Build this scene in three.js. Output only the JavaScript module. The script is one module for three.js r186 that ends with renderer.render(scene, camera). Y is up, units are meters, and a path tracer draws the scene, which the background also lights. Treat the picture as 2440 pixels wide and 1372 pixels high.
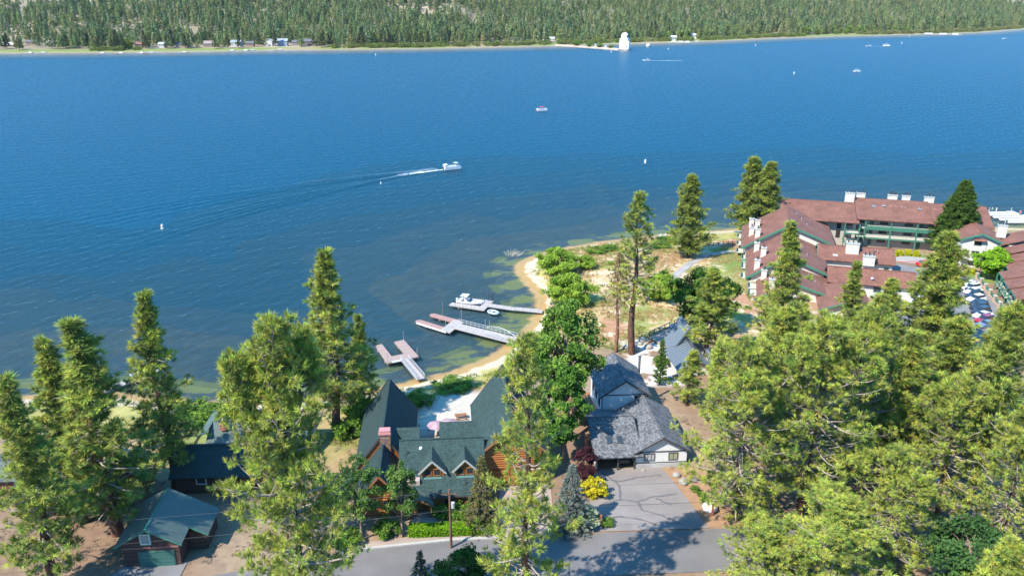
import * as THREE from 'three';
import { mergeGeometries } from 'three/addons/utils/BufferGeometryUtils.js';
import { MarchingCubes } from 'three/addons/objects/MarchingCubes.js';

// ---------------------------------------------------------------- camera, sky, sun, exposure
const scene = new THREE.Scene();
const camera = new THREE.PerspectiveCamera(39.4, 1024 / 575, 1, 9000);
camera.position.set(0, 74, 0);
camera.rotation.x = -THREE.MathUtils.degToRad(20.2);
scene.add(camera);

const renderer = new THREE.WebGLRenderer({ antialias: true });
renderer.setSize(1024, 575);
renderer.toneMapping = THREE.LinearToneMapping;
renderer.toneMappingExposure = 2.1;
renderer.shadowMap.enabled = true;

// clear summer sky: deep blue overhead, paler towards the horizon, the same all the way round
const skyW = 64, skyH = 256, skyData = new Float32Array(skyW * skyH * 4);
for (let j = 0; j < skyH; j++) {
  const el = ((j + 0.5) / skyH - 0.5) * 180, t = Math.max(0, Math.sin(el * Math.PI / 180)), k = Math.exp(-t * 5.0);
  const c = el < 0 ? [0.16, 0.17, 0.13] : [0.07 + 0.05 * k, 0.31 + 0.28 * k, 0.74 + 0.34 * k];
  for (let i = 0; i < skyW; i++) skyData.set([...c, 1], (j * skyW + i) * 4);
}
const sky = new THREE.DataTexture(skyData, skyW, skyH, THREE.RGBAFormat, THREE.FloatType);
sky.mapping = THREE.EquirectangularReflectionMapping; sky.magFilter = THREE.LinearFilter; sky.needsUpdate = true;
scene.background = sky; scene.environment = sky;

const sun = new THREE.DirectionalLight(new THREE.Color(1, 0.94, 0.84), 4.6);
sun.position.set(-0.5126 * 400, 0.743 * 400, 0.43 * 400 - 150);
sun.target.position.set(0, 0, -150);
sun.castShadow = true;
Object.assign(sun.shadow.camera, { left: -260, right: 260, top: 260, bottom: -260, near: 1, far: 1200 });
sun.shadow.mapSize.set(4096, 4096);
scene.add(sun, sun.target);
scene.fog = new THREE.FogExp2(new THREE.Color(1, 0.97, 0.92), 0.00002);   // thin summer haze over the lake

// ---------------------------------------------------------------- helpers
function rng(s) { return () => { s |= 0; s = s + 0x6D2B79F5 | 0; let t = Math.imul(s ^ s >>> 15, 1 | s); t = t + Math.imul(t ^ t >>> 7, 61 | t) ^ t; return ((t ^ t >>> 14) >>> 0) / 4294967296; }; }
const lerp = (a, b, t) => a + (b - a) * t, clamp = (x, a = 0, b = 1) => Math.min(b, Math.max(a, x));
const sstep = (a, b, x) => { const t = clamp((x - a) / (b - a)); return t * t * (3 - 2 * t); };
const R = Math.PI / 180;
const hash = (x, y, s = 0) => { let h = Math.imul(x, 374761393) + Math.imul(y, 668265263) + Math.imul(s, 1442695041) | 0; h = Math.imul(h ^ h >>> 13, 1274126177); return ((h ^ h >>> 16) >>> 0) / 4294967296; };
function vnoise(x, y, s = 0, p = 0) {
  const xi = Math.floor(x), yi = Math.floor(y), fx = x - xi, fy = y - yi, u = fx * fx * (3 - 2 * fx), v = fy * fy * (3 - 2 * fy);
  const w = p ? (a) => ((a % p) + p) % p : (a) => a;
  return lerp(lerp(hash(w(xi), w(yi), s), hash(w(xi + 1), w(yi), s), u), lerp(hash(w(xi), w(yi + 1), s), hash(w(xi + 1), w(yi + 1), s), u), v);
}
function fbm(x, y, o = 4, s = 0, p = 0) { let a = 0.5, t = 0, n = 0; for (let i = 0; i < o; i++) { t += a * vnoise(x, y, s + i * 17, p); n += a; a *= 0.5; x *= 2; y *= 2; p *= 2; } return t / n; }

const taken = new Map();
function numbered(n) { const k = taken.get(n) ?? 0; taken.set(n, k + 1); return k ? n + '_' + String(k).padStart(3, '0') : n; }
function shade(o) { o.castShadow = o.receiveShadow = true; return o; }
function tag(o, label, category, group, kind) {
  if (label) o.userData.label = label;
  if (category) o.userData.category = category;
  if (group) o.userData.group = group;
  if (kind) o.userData.kind = kind;
  return o;
}
function part(name, geo, mat, parent) { const m = shade(new THREE.Mesh(Array.isArray(geo) ? join(geo) : geo, mat)); m.name = parent ? name : numbered(name); (parent ?? scene).add(m); return m; }
function thing(name, label, category, [x, y, z] = [0, 0, 0], turn = 0, group) {
  const o = new THREE.Group(); o.name = numbered(name); o.position.set(x, y, z); o.rotation.y = turn * R; scene.add(o);
  return tag(o, label, category, group);
}
function setting(name, geo, mat, label) { const m = part(name, geo, mat); m.userData.kind = 'structure'; if (label) m.userData.label = label; return m; }
function copy(root, [x, y, z], turn, label, group, scale) {
  const r = root.clone(); r.name = numbered(root.name.replace(/_\d{3}$/, '')); r.position.set(x, y, z); r.rotation.y = turn * R;
  if (scale) r.scale.set(...scale);
  r.userData = { ...root.userData }; if (label) r.userData.label = label; if (group) r.userData.group = group;
  scene.add(r); return r;
}
function join(list) {
  const g = list.map((a) => { const b = a.index ? a.toNonIndexed() : a; for (const k of Object.keys(b.attributes)) if (!['position', 'normal', 'uv'].includes(k)) b.deleteAttribute(k); return b; });
  return mergeGeometries(g);
}
// a flat sheet with thickness: corners counter-clockwise as seen from outside; uv in metres along the first edge
function slab(pts, t = 0.2, holes = []) {
  const P = pts.map((p) => new THREE.Vector3(...p)), n = new THREE.Vector3();
  for (let i = 0; i < P.length; i++) { const a = P[i], b = P[(i + 1) % P.length]; n.x += (a.y - b.y) * (a.z + b.z); n.y += (a.z - b.z) * (a.x + b.x); n.z += (a.x - b.x) * (a.y + b.y); }
  n.normalize();
  const u = P[1].clone().sub(P[0]).normalize(), v = n.clone().cross(u);
  const uvOf = (q) => [q.clone().sub(P[0]).dot(u), q.clone().sub(P[0]).dot(v)];
  const two = P.map((q) => new THREE.Vector2(...uvOf(q))), tri = THREE.ShapeUtils.triangulateShape(two, []);
  const pos = [], nor = [], uv = [];
  const put = (q, m, c) => { pos.push(q.x, q.y, q.z); nor.push(m.x, m.y, m.z); uv.push(...(c ?? uvOf(q))); };
  const back = P.map((q) => q.clone().addScaledVector(n, -t)), nb = n.clone().negate();
  for (const [a, b, c] of tri) { put(P[a], n); put(P[b], n); put(P[c], n); put(back[a], nb); put(back[c], nb); put(back[b], nb); }
  for (let i = 0; i < P.length; i++) {
    const a = P[i], b = P[(i + 1) % P.length], c = back[(i + 1) % P.length], d = back[i], m = b.clone().sub(a).cross(n).normalize(), l = a.distanceTo(b);
    put(a, m, [0, 0]); put(d, m, [0, t]); put(c, m, [l, t]); put(a, m, [0, 0]); put(c, m, [l, t]); put(b, m, [l, 0]);
  }
  const g = new THREE.BufferGeometry();
  g.setAttribute('position', new THREE.Float32BufferAttribute(pos, 3)); g.setAttribute('normal', new THREE.Float32BufferAttribute(nor, 3)); g.setAttribute('uv', new THREE.Float32BufferAttribute(uv, 2));
  return g;
}
function boxUV(g) {
  if (g.index) g = g.toNonIndexed();
  const p = g.attributes.position, n = g.attributes.normal, uv = new Float32Array(p.count * 2);
  for (let i = 0; i < p.count; i++) {
    const ax = Math.abs(n.getX(i)), ay = Math.abs(n.getY(i)), az = Math.abs(n.getZ(i));
    if (ay > ax && ay > az) { uv[2 * i] = p.getX(i); uv[2 * i + 1] = p.getZ(i); } else if (ax > az) { uv[2 * i] = p.getZ(i); uv[2 * i + 1] = p.getY(i); } else { uv[2 * i] = p.getX(i); uv[2 * i + 1] = p.getY(i); }
  }
  g.setAttribute('uv', new THREE.BufferAttribute(uv, 2)); return g;
}
const bx = (cx, cy, cz, w, h, d, ry = 0) => { const g = new THREE.BoxGeometry(w, h, d); if (ry) g.rotateY(ry); g.translate(cx, cy, cz); return boxUV(g); };
const cyl = (cx, y0, cz, r0, r1, h, n = 8) => new THREE.CylinderGeometry(r1, r0, h, n).translate(cx, y0 + h / 2, cz).toNonIndexed();
function rod(a, b, r, n = 5, r2 = r) {
  const A = new THREE.Vector3(...a), B = new THREE.Vector3(...b), d = B.clone().sub(A), l = d.length();
  const g = new THREE.CylinderGeometry(r2, r, l, n); g.translate(0, l / 2, 0);
  g.applyQuaternion(new THREE.Quaternion().setFromUnitVectors(new THREE.Vector3(0, 1, 0), d.normalize())); return g.translate(...a).toNonIndexed();
}
function bar(a, b, w, h) {   // a rectangular timber from a to b
  const A = new THREE.Vector3(...a), B = new THREE.Vector3(...b), d = B.clone().sub(A), l = d.length();
  const m = new THREE.Matrix4().lookAt(A, B, Math.abs(d.y) > 0.95 * l ? new THREE.Vector3(1, 0, 0) : new THREE.Vector3(0, 1, 0));
  return boxUV(new THREE.BoxGeometry(w, h, l).translate(0, 0, -l / 2)).applyMatrix4(m).translate(...a);
}
const sph = (x, y, z, r, a = 10, b = 8) => new THREE.SphereGeometry(r, a, b).translate(x, y, z).toNonIndexed();

// ---------------------------------------------------------------- procedural textures (tone only: colour comes from the material)
function tex(w, h, fn, metres, srgb = true) {
  const d = new Uint8Array(w * h * 4);
  for (let j = 0; j < h; j++) for (let i = 0; i < w; i++) { const c = fn(i / w, j / h, i, j); d.set(typeof c === 'number' ? [c * 255, c * 255, c * 255, 255] : [c[0] * 255, c[1] * 255, c[2] * 255, 255], (j * w + i) * 4); }
  const t = new THREE.DataTexture(d, w, h); t.wrapS = t.wrapT = THREE.RepeatWrapping; t.magFilter = THREE.LinearFilter; t.minFilter = THREE.LinearMipmapLinearFilter;
  if (srgb) t.colorSpace = THREE.SRGBColorSpace; if (metres) t.repeat.set(1 / metres[0], 1 / metres[1]); t.needsUpdate = true; return t;
}
// rows of shingles, 24 rows by 20 tabs in a 6 m tile, each tab its own tone
const shingleAt = (u, v) => { const row = Math.floor(v * 24), x = u * 20 + (row % 2) * 0.5 + hash(row, 7) * 0.3, k = Math.floor(x), fx = x - k, fy = v * 24 - row; return { tone: hash((k + 20) % 20, row, 3), edge: (fy < 0.16 || fx < 0.06) ? 1 : 0 }; };
const shingleTex = tex(512, 512, (u, v) => { const s = shingleAt(u, v); return clamp((0.74 + 0.22 * s.tone - 0.22 * s.edge) * (0.9 + 0.2 * fbm(u * 8, v * 8, 3, 5, 8))); }, [6, 6]);
const shingleBump = tex(256, 256, (u, v) => { const row = Math.floor(v * 24), fy = v * 24 - row; return fy < 0.1 ? 0 : 1 - fy * 0.6; }, [6, 6], false);
const mottledShingle = tex(512, 512, (u, v) => { const s = shingleAt(u, v); return clamp((0.6 + 0.38 * s.tone - 0.1 * s.edge) * (0.9 + 0.2 * fbm(u * 8, v * 8, 3, 9, 8))); }, [6, 6]);
const softShingle = tex(512, 512, (u, v) => { const s = shingleAt(u, v); return clamp((0.84 + 0.12 * s.tone - 0.06 * s.edge) * (0.84 + 0.3 * fbm(u * 5, v * 5, 4, 15, 5))); }, [9, 9]);
const fineTex = tex(256, 256, (u, v) => 0.9 + 0.1 * fbm(u * 16, v * 16, 4, 21, 16), [5, 5]);
const blotchTex = tex(256, 256, (u, v) => 0.62 + 0.38 * fbm(u * 6, v * 6, 5, 31, 6), [14, 14]);
const sidingBump = tex(64, 256, (u, v) => { const f = (v * 8) % 1; return f < 0.12 ? 0.1 : 0.35 + 0.65 * Math.sqrt(clamp(1 - Math.abs(f - 0.5) * 1.6)); }, [2, 2], false);
const boardTex = tex(256, 256, (u, v) => { const k = Math.floor(v * 8); return 0.72 + 0.18 * hash(k, 3) + 0.1 * fbm(u * 4, v * 64, 3, 13, 4); }, [2, 2]);
const ribBump = tex(128, 16, (u) => { const f = (u * 8) % 1; return f < 0.14 ? 1 : 0; }, [3.2, 3.2], false);
const ribTex = tex(256, 256, (u, v) => { const f = (u * 8) % 1; return (f < 0.14 ? 0.82 : 0.95) * (0.86 + 0.14 * fbm(u * 8, v * 8, 3, 44, 8)); }, [3.2, 3.2]);
const stoneTex = tex(256, 256, (u, v) => { const row = Math.floor(v * 10), x = u * 7 + hash(row, 2) * 3, k = Math.floor(x); const e = (v * 10 - row < 0.14 || x - k < 0.1) ? 0.55 : 1; const t = hash(k % 7, row, 5); return [clamp(e * (0.6 + 0.4 * t)), clamp(e * (0.55 + 0.35 * t)), clamp(e * (0.52 + 0.33 * hash(k % 7, row, 8)))]; }, [3, 2.4]);
const barkTex = tex(128, 256, (u, v) => { const n = fbm(u * 8, v * 5, 4, 61, 0); return [0.5 + 0.5 * n, 0.44 + 0.46 * n, 0.4 + 0.44 * n]; }, [1.5, 3]);
const asphaltTex = tex(512, 512, (u, v) => 0.74 + 0.16 * fbm(u * 6, v * 6, 5, 71, 6) + 0.1 * hash(Math.floor(u * 512), Math.floor(v * 512), 4), [16, 16]);

const mat = (c, rough = 0.8, extra = {}) => new THREE.MeshStandardMaterial({ color: new THREE.Color().setRGB(...c), roughness: rough, metalness: 0, ...extra });
const phys = (c, rough, extra = {}) => new THREE.MeshPhysicalMaterial({ color: new THREE.Color().setRGB(...c), roughness: rough, ...extra });
const M = {
  greenShingle: mat([0.032, 0.072, 0.066], 0.9, { map: shingleTex, bumpMap: shingleBump, bumpScale: 0.02 }),
  darkGreenShingle: mat([0.022, 0.055, 0.052], 0.9, { map: shingleTex, bumpMap: shingleBump, bumpScale: 0.02 }),
  greyShingle: mat([0.184, 0.189, 0.198], 0.9, { map: mottledShingle, bumpMap: shingleBump, bumpScale: 0.02 }),
  brownShingle: mat([0.215, 0.093, 0.064], 0.95, { map: softShingle, bumpMap: shingleBump, bumpScale: 0.01 }),
  greenMetal: mat([0.105, 0.145, 0.12], 0.5, { map: ribTex, bumpMap: ribBump, bumpScale: 0.03 }),
  greyMetal: mat([0.153, 0.189, 0.225], 0.45, { map: fineTex }),
  greyMetalSeam: mat([0.11, 0.13, 0.16], 0.5),
  logSiding: mat([0.425, 0.145, 0.0298], 0.6, { map: boardTex }),
  logDark: mat([0.3, 0.095, 0.025], 0.65, { map: boardTex }),
  timber: mat([0.33, 0.15, 0.06], 0.7, { map: boardTex }),
  brownSiding: mat([0.085, 0.04, 0.03], 0.8, { map: boardTex, bumpMap: sidingBump, bumpScale: 0.03 }),
  redSiding: mat([0.22, 0.065, 0.045], 0.8, { map: boardTex, bumpMap: sidingBump, bumpScale: 0.03 }),
  whiteWall: mat([0.68, 0.68, 0.663], 0.8, { map: fineTex }),
  whiteBoard: mat([0.74, 0.75, 0.76], 0.7, { map: fineTex, bumpMap: sidingBump, bumpScale: 0.012 }),
  creamWall: mat([0.607, 0.574, 0.508], 0.85, { map: fineTex }),
  taupeWall: mat([0.41, 0.369, 0.312], 0.85, { map: fineTex }),
  rail: mat([0.492, 0.467, 0.369], 0.8, { map: fineTex }),
  greenTrim: mat([0.045, 0.165, 0.11], 0.6), tealTrim: mat([0.05, 0.13, 0.125], 0.7), darkTrim: mat([0.05, 0.045, 0.045], 0.7),
  paleTrim: mat([0.357, 0.365, 0.332], 0.7), whiteTrim: mat([0.671, 0.671, 0.662], 0.55), darkMetal: mat([0.1, 0.1, 0.11], 0.45, { metalness: 0.6 }),
  steel: mat([0.55, 0.56, 0.57], 0.4, { metalness: 0.7 }), concrete: mat([0.4, 0.368, 0.336], 0.9, { map: asphaltTex }),
  glass: phys([0.03, 0.04, 0.045], 0.06, { clearcoat: 0.5, clearcoatRoughness: 0.04 }),
  darkVoid: mat([0.02, 0.018, 0.017], 0.9), greenDoor: mat([0.035, 0.11, 0.09], 0.6), woodDoor: mat([0.26, 0.1, 0.03], 0.5, { map: boardTex }),
  stone: mat([0.34, 0.27, 0.23], 0.9, { map: stoneTex }), paleStone: mat([0.59, 0.582, 0.566], 0.9, { map: blotchTex, bumpMap: stoneTex, bumpScale: 0.05 }), brick: mat([0.4, 0.13, 0.09], 0.9, { map: fineTex }),
  pinkCap: mat([0.46, 0.2, 0.19], 0.8), dockWood: mat([0.4, 0.288, 0.24], 0.85, { map: boardTex }), dockGrey: mat([0.448, 0.4, 0.368], 0.85, { map: boardTex }), float: mat([0.288, 0.264, 0.24], 0.8),
  aluminium: mat([0.527, 0.518, 0.51], 0.45, { metalness: 0.3 }), asphalt: mat([0.19, 0.175, 0.165], 0.95, { map: asphaltTex }), drive: mat([0.28, 0.245, 0.225], 0.95, { map: asphaltTex }), lot: mat([0.226, 0.218, 0.218], 0.95, { map: asphaltTex }),
  tarSeal: mat([0.112, 0.104, 0.104], 0.8), pavers: mat([0.429, 0.328, 0.265], 0.9, { map: asphaltTex }), paint: mat([0.6, 0.6, 0.584], 0.8), kerb: mat([0.4, 0.376, 0.344], 0.9, { map: fineTex }), redKerb: mat([0.45, 0.1, 0.07], 0.9),
  tanWall: mat([0.48, 0.336, 0.24], 0.9, { map: fineTex }), bark: mat([0.2, 0.12, 0.085], 0.95, { map: barkTex }), limb: mat([0.357, 0.297, 0.246], 0.9), paleBark: mat([0.52, 0.49, 0.42], 0.9, { map: barkTex }), deadBark: mat([0.3, 0.19, 0.13], 0.9, { map: barkTex }),
  rock: mat([0.48, 0.448, 0.4], 0.9, { map: blotchTex }), darkRock: mat([0.25, 0.22, 0.19], 0.9, { map: blotchTex }), gelcoat: phys([0.705, 0.705, 0.705], 0.25, { clearcoat: 0.4 }), vinyl: mat([0.595, 0.586, 0.561], 0.6), canvasRed: mat([0.6, 0.04, 0.1], 0.8), rubber: mat([0.1, 0.11, 0.13], 0.7), foam: mat([0.656, 0.688, 0.704], 0.9), poleWood: mat([0.26, 0.19, 0.15], 0.9, { map: barkTex }), wire: mat([0.06, 0.06, 0.065], 0.7), hedgeBox: 0,
};
// ---------------------------------------------------------------- ground: near shore, lake bed, far shore
const shore = [[-3000, -118], [-420, -120], [-142.9, -133.1], [-117.8, -136.4], [-95.2, -138.9], [-77.7, -139.8], [-60.7, -135.9], [-52.7, -135.9], [-40.4, -137.5], [-28.8, -141], [-17.9, -146.4], [-10.4, -150.5], [-1.8, -159.1], [1.9, -166.5], [5.5, -175.5], [7.4, -183.5], [8.3, -193.6], [6.7, -201.4], [4.4, -207.1], [2.7, -215.2], [3.4, -221.6], [6.9, -227.9], [14.1, -234.5], [26.3, -241.5], [40.3, -247], [54.9, -252.7], [73.6, -256.2], [91.1, -263.3], [111.6, -264.9], [138.7, -261.8], [170.6, -258.2], [215.2, -250.8], [420, -250], [3000, -250]];
const landRing = [...shore, [3000, 900], [-3000, 900]];
function shoreDistance(x, z) {
  let best = 1e12, inside = false;
  for (let i = 0; i + 1 < shore.length; i++) {
    const [ax, az] = shore[i], [bx_, bz] = shore[i + 1], dx = bx_ - ax, dz = bz - az, t = clamp(((x - ax) * dx + (z - az) * dz) / (dx * dx + dz * dz));
    const d = (x - ax - t * dx) ** 2 + (z - az - t * dz) ** 2; if (d < best) best = d;
  }
  for (let i = 0, j = landRing.length - 1; i < landRing.length; j = i++) {
    const [xi, zi] = landRing[i], [xj, zj] = landRing[j];
    if ((zi > z) !== (zj > z) && x < (xj - xi) * (z - zi) / (zj - zi) + xi) inside = !inside;
  }
  return inside ? Math.sqrt(best) : -Math.sqrt(best);
}
const heightOf = (s) => s > 0 ? 1.2 * (1 - Math.exp(-s / 8)) + 0.045 * Math.min(s, 60) : s > -6 ? s * 0.09 : Math.max(-6, -0.54 + 0.024 * (s + 6));
const gy = (x, z) => { const s = shoreDistance(x, z); return heightOf(s) + (s < -8 ? 1.3 * (fbm(x * 0.03, z * 0.03, 3, 55) - 0.5) * sstep(-8, -30, s) : 0); };

function sheet(xs, zs, hf, uvf) {
  const pos = [], uv = [], idx = [], nx = xs.length;
  for (const z of zs) for (const x of xs) { pos.push(x, hf(x, z), z); uv.push(...uvf(x, z)); }
  for (let j = 0; j + 1 < zs.length; j++) for (let i = 0; i + 1 < nx; i++) { const a = j * nx + i, b = a + 1, c = a + nx, d = c + 1; idx.push(a, c, b, b, c, d); }
  const g = new THREE.BufferGeometry(); g.setAttribute('position', new THREE.Float32BufferAttribute(pos, 3)); g.setAttribute('uv', new THREE.Float32BufferAttribute(uv, 2)); g.setIndex(idx); g.computeVertexNormals();
  return g;   // zs run from far (most negative) to near
}
const steps = (a, b, d) => { const n = Math.max(1, Math.round((b - a) / d)); return Array.from({ length: n + 1 }, (_, i) => a + (b - a) * i / n); };
const gx0 = -170, gx1 = 230, gz0 = -290, gz1 = -50;      // the part that carries the painted ground cover
{
  const W = 2000, Hh = 1200, cell = 2, cw = (gx1 - gx0) / cell + 1, ch = (gz1 - gz0) / cell + 1, coarse = new Float32Array(cw * ch);
  for (let j = 0; j < ch; j++) for (let i = 0; i < cw; i++) coarse[j * cw + i] = shoreDistance(gx0 + i * cell, gz0 + j * cell);
  const S = (x, z) => { const a = clamp((x - gx0) / cell, 0, cw - 1.001), b = clamp((z - gz0) / cell, 0, ch - 1.001), i = Math.floor(a), j = Math.floor(b), u = a - i, v = b - j; return lerp(lerp(coarse[j * cw + i], coarse[j * cw + i + 1], u), lerp(coarse[(j + 1) * cw + i], coarse[(j + 1) * cw + i + 1], u), v); };
  const inBox = (x, z, x0, x1, z0, z1, soft) => Math.min(sstep(x0 - soft, x0 + soft, x), 1 - sstep(x1 - soft, x1 + soft, x), sstep(z0 - soft, z0 + soft, z), 1 - sstep(z1 - soft, z1 + soft, z));
  const mix3 = (a, b, t) => [lerp(a[0], b[0], t), lerp(a[1], b[1], t), lerp(a[2], b[2], t)];
  const c2s = (x) => x <= 0.0031308 ? 12.92 * x : 1.055 * Math.pow(x, 1 / 2.4) - 0.055;
  const litter = [0.2, 0.125, 0.075], litter2 = [0.26, 0.185, 0.115], sand = [0.46, 0.38, 0.26], wet = [0.32, 0.2, 0.07], grass = [0.17, 0.2, 0.035], lush = [0.09, 0.17, 0.025], dry = [0.4, 0.29, 0.15], rust = [0.32, 0.17, 0.09], paleSand = [0.4, 0.36, 0.3], weed = [0.12, 0.14, 0.025], bed = [0.11, 0.095, 0.055], mud = [0.022, 0.042, 0.045];
  const ground = tex(W, Hh, (u, v) => {
    const x = lerp(gx0, gx1, u), z = lerp(gz0, gz1, v), n1 = fbm(x * 0.09, z * 0.09, 4, 1), n2 = fbm(x * 0.5, z * 0.5, 4, 2), n3 = fbm(x * 1.6, z * 1.6, 3, 3), s = S(x, z) + (n2 - 0.5) * 1.6;
    let c;
    if (s < 0) {
      const along = fbm(x * 0.16 + z * 0.05, z * 0.3, 4, 8);
      // wet sand at the edge, then lake mud with patches of weed and bare sand
      c = mix3(mud, bed, 0.22 * sstep(0.56, 0.7, n2));
      c = mix3(c, weed, sstep(0.5, 0.62, along + 0.1 * n3) * (s > -11 ? 0.9 : 0.07));
      c = mix3(c, wet, sstep(-3.2, -1.2, s + 1.4 * (n2 - 0.5)));
    } else {
      c = mix3(litter, litter2, sstep(0.35, 0.68, n1 + 0.35 * (n2 - 0.5)));
      c = mix3(c, [0.16, 0.1, 0.07], 0.5 * sstep(0.56, 0.72, n2));
      const point = inBox(x, z, 8, 72, -262, -160, 6);                           // meadow of dry grass on the point
      if (point > 0) { let m = mix3(dry, rust, sstep(0.45, 0.62, n1)); m = mix3(m, [0.48, 0.4, 0.27], sstep(0.55, 0.68, n2)); m = mix3(m, grass, 0.8 * sstep(0.53, 0.64, fbm(x * 0.14 + 9, z * 0.14, 4, 6))); c = mix3(c, m, point); }
      const lawn = inBox(x, z, -70, -25, -134, -110, 5); if (lawn > 0) c = mix3(c, mix3([0.34, 0.24, 0.1], grass, sstep(0.42, 0.6, n1)), 0.8 * lawn);
      c = mix3(c, mix3(grass, [0.45, 0.36, 0.12], n2), sstep(15, 11, s) * sstep(0.36, 0.52, n1 * 0.6 + n2 * 0.4));
      c = mix3(c, rust, 0.7 * inBox(x, z, -9, 0, -144, -138, 2) * sstep(0.4, 0.6, n2));
      c = mix3(c, sand, sstep(5.2, 3, s + 4 * (n2 - 0.45)));
      c = mix3(c, wet, sstep(1.3, 0.2, s));
      c = mix3(c, mix3(paleSand, sand, 0.4 * n3), inBox(x, z, -17, -5, -139, -121, 1.6));     // sandy yard behind the chalet
      c = mix3(c, [0.3, 0.17, 0.09], inBox(x, z, 23, 33, -109, -94, 1.4) * (0.7 + 0.3 * n3)); // bark bed beside the drive
      c = mix3(c, [0.5, 0.46, 0.41], inBox(x, z, 24, 33, -162, -139, 1.5) * sstep(0.3, 0.45, n2)); // pale gravel yard
      c = mix3(c, mix3(lush, grass, n2), inBox(x, z, 58, 66, -230, -205, 2));
      c = mix3(c, mix3(lush, grass, n2), inBox(x, z, 104, 118, -222, -212, 1));
      c = mix3(c, mix3(lush, grass, n2), inBox(x, z, 119, 130, -203, -194, 1));
    }
    const k = 0.82 + 0.36 * n3; return c.map((q) => clamp(c2s(clamp(q * k))));
  });
  ground.wrapS = ground.wrapT = THREE.ClampToEdgeWrapping;
  const xs = [-3200, -1500, -800, -420, -260, ...steps(gx0, gx1, 2), 300, 420, 800, 1600, 3200], zs = [-1050, -800, -500, -350, ...steps(gz0, gz1, 2), -20, 40, 200, 800];
  setting('ground', sheet(xs, zs, gy, (x, z) => [(x - gx0) / (gx1 - gx0), (z - gz0) / (gz1 - gz0)]), mat([1, 1, 1], 1, { map: ground, bumpMap: blotchTex, bumpScale: 0 }), 'sandy shore and brown pine litter beside the lake');
}

// far shore: a low flat strip, then a wooded slope rising behind it
const farShore = [[-3000, -1000], [-1200, -1060], [-668, -1090.7], [-562, -1098], [-436, -1114], [-374, -1131], [-299, -1148], [-232, -1156], [-130, -1174], [-12, -1211], [68, -1240], [113, -1260], [168, -1292], [252, -1325], [326, -1360], [456, -1450], [591, -1521], [726, -1567], [812, -1599], [930, -1667], [1106, -1823], [1700, -2200], [4000, -2900]];
const farZ = (x) => { for (let i = 0; i + 1 < farShore.length; i++) if (x <= farShore[i + 1][0]) { const [a, b] = farShore[i], [c, d] = farShore[i + 1]; return lerp(b, d, clamp((x - a) / (c - a))); } return -2900; };
const farY = (x, z) => { const s = farZ(x) - z; if (s < 0) return s * 0.05; const flat = 60 + 130 * sstep(-700, 300, x), up = Math.max(0, s - flat); return 1.6 * (1 - Math.exp(-s / 14)) + 0.025 * Math.min(s, flat) + up * (0.13 + 0.05 * (fbm(x * 0.0022, z * 0.0022, 3, 77) - 0.5)) + 9 * (fbm(x * 0.006, z * 0.006, 3, 78) - 0.5) * sstep(0, 150, up); };
{
  const xs = [...steps(-3000, -1000, 200), ...steps(-980, 1500, 20), ...steps(1600, 4000, 200)], rows = [-60, -20, -6, 0, 3, 7, 12, 20, 32, 50, 80, 120, 170, 230, 300, 380, 460, 560, 680, 820, 1000, 1300, 1800, 2600];
  const pos = [], col = [], idx = [], nx = xs.length;
  for (const s of [...rows].reverse()) for (const x of xs) {
    const z = farZ(x) - s; pos.push(x, farY(x, z), z);
    const n = fbm(x * 0.02, z * 0.02, 4, 90), m = fbm(x * 0.006, z * 0.006, 3, 91);
    let c = s < 3 ? [0.28, 0.22, 0.13] : s < 26 ? (n > 0.42 ? [0.15, 0.19, 0.04] : [0.24, 0.2, 0.09]) : [lerp(0.2, 0.34, sstep(0.45, 0.66, m + 0.3 * (n - 0.5))), lerp(0.165, 0.26, sstep(0.45, 0.66, m + 0.3 * (n - 0.5))), lerp(0.1, 0.17, sstep(0.45, 0.66, m))];
    col.push(...c);
  }
  for (let j = 0; j + 1 < rows.length; j++) for (let i = 0; i + 1 < nx; i++) { const a = j * nx + i, b = a + 1, c = a + nx, d = c + 1; idx.push(a, c, b, b, c, d); }
  const g = new THREE.BufferGeometry(); g.setAttribute('position', new THREE.Float32BufferAttribute(pos, 3)); g.setAttribute('color', new THREE.Float32BufferAttribute(col, 3)); g.setIndex(idx); g.computeVertexNormals();
  // reversed rows run from far to near already
  setting('hillside', g, mat([1, 1, 1], 1, { vertexColors: true }), 'dry wooded slope rising behind the far shore');
}
// stone causeway that runs out to the observatory
{
  const line = [[66, -1243], [80, -1230], [108, -1201], [129, -1174], [146, -1150], [158, -1141]], pos = [], idx = [], rd = rng(5);
  const ring = []; line.forEach(([x, z], i) => { const [ax, az] = line[Math.max(0, i - 1)], [bx_, bz] = line[Math.min(line.length - 1, i + 1)], l = Math.hypot(bx_ - ax, bz - az), nx = -(bz - az) / l, nz = (bx_ - ax) / l; ring.push([x, z, nx, nz]); });
  for (const [x, z, nx, nz] of ring) for (const [o, y] of [[-6, -1], [-3.6, 1.0], [-1.6, 1.6], [1.6, 1.6], [3.6, 1.0], [6, -1]]) pos.push(x + nx * o + (rd() - 0.5), y + (rd() - 0.5) * 0.5, z + nz * o + (rd() - 0.5));
  for (let j = 0; j + 1 < ring.length; j++) for (let i = 0; i < 5; i++) { const a = j * 6 + i, b = a + 1, c = a + 6, d = c + 1; idx.push(a, c, b, b, c, d); }
  const g = new THREE.BufferGeometry(); g.setAttribute('position', new THREE.Float32BufferAttribute(pos, 3)); g.setIndex(idx); g.computeVertexNormals();
  setting('causeway', g, mat([0.36, 0.28, 0.21], 1, { side: THREE.DoubleSide }), 'narrow stony causeway running out to the white dome');
}

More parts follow.
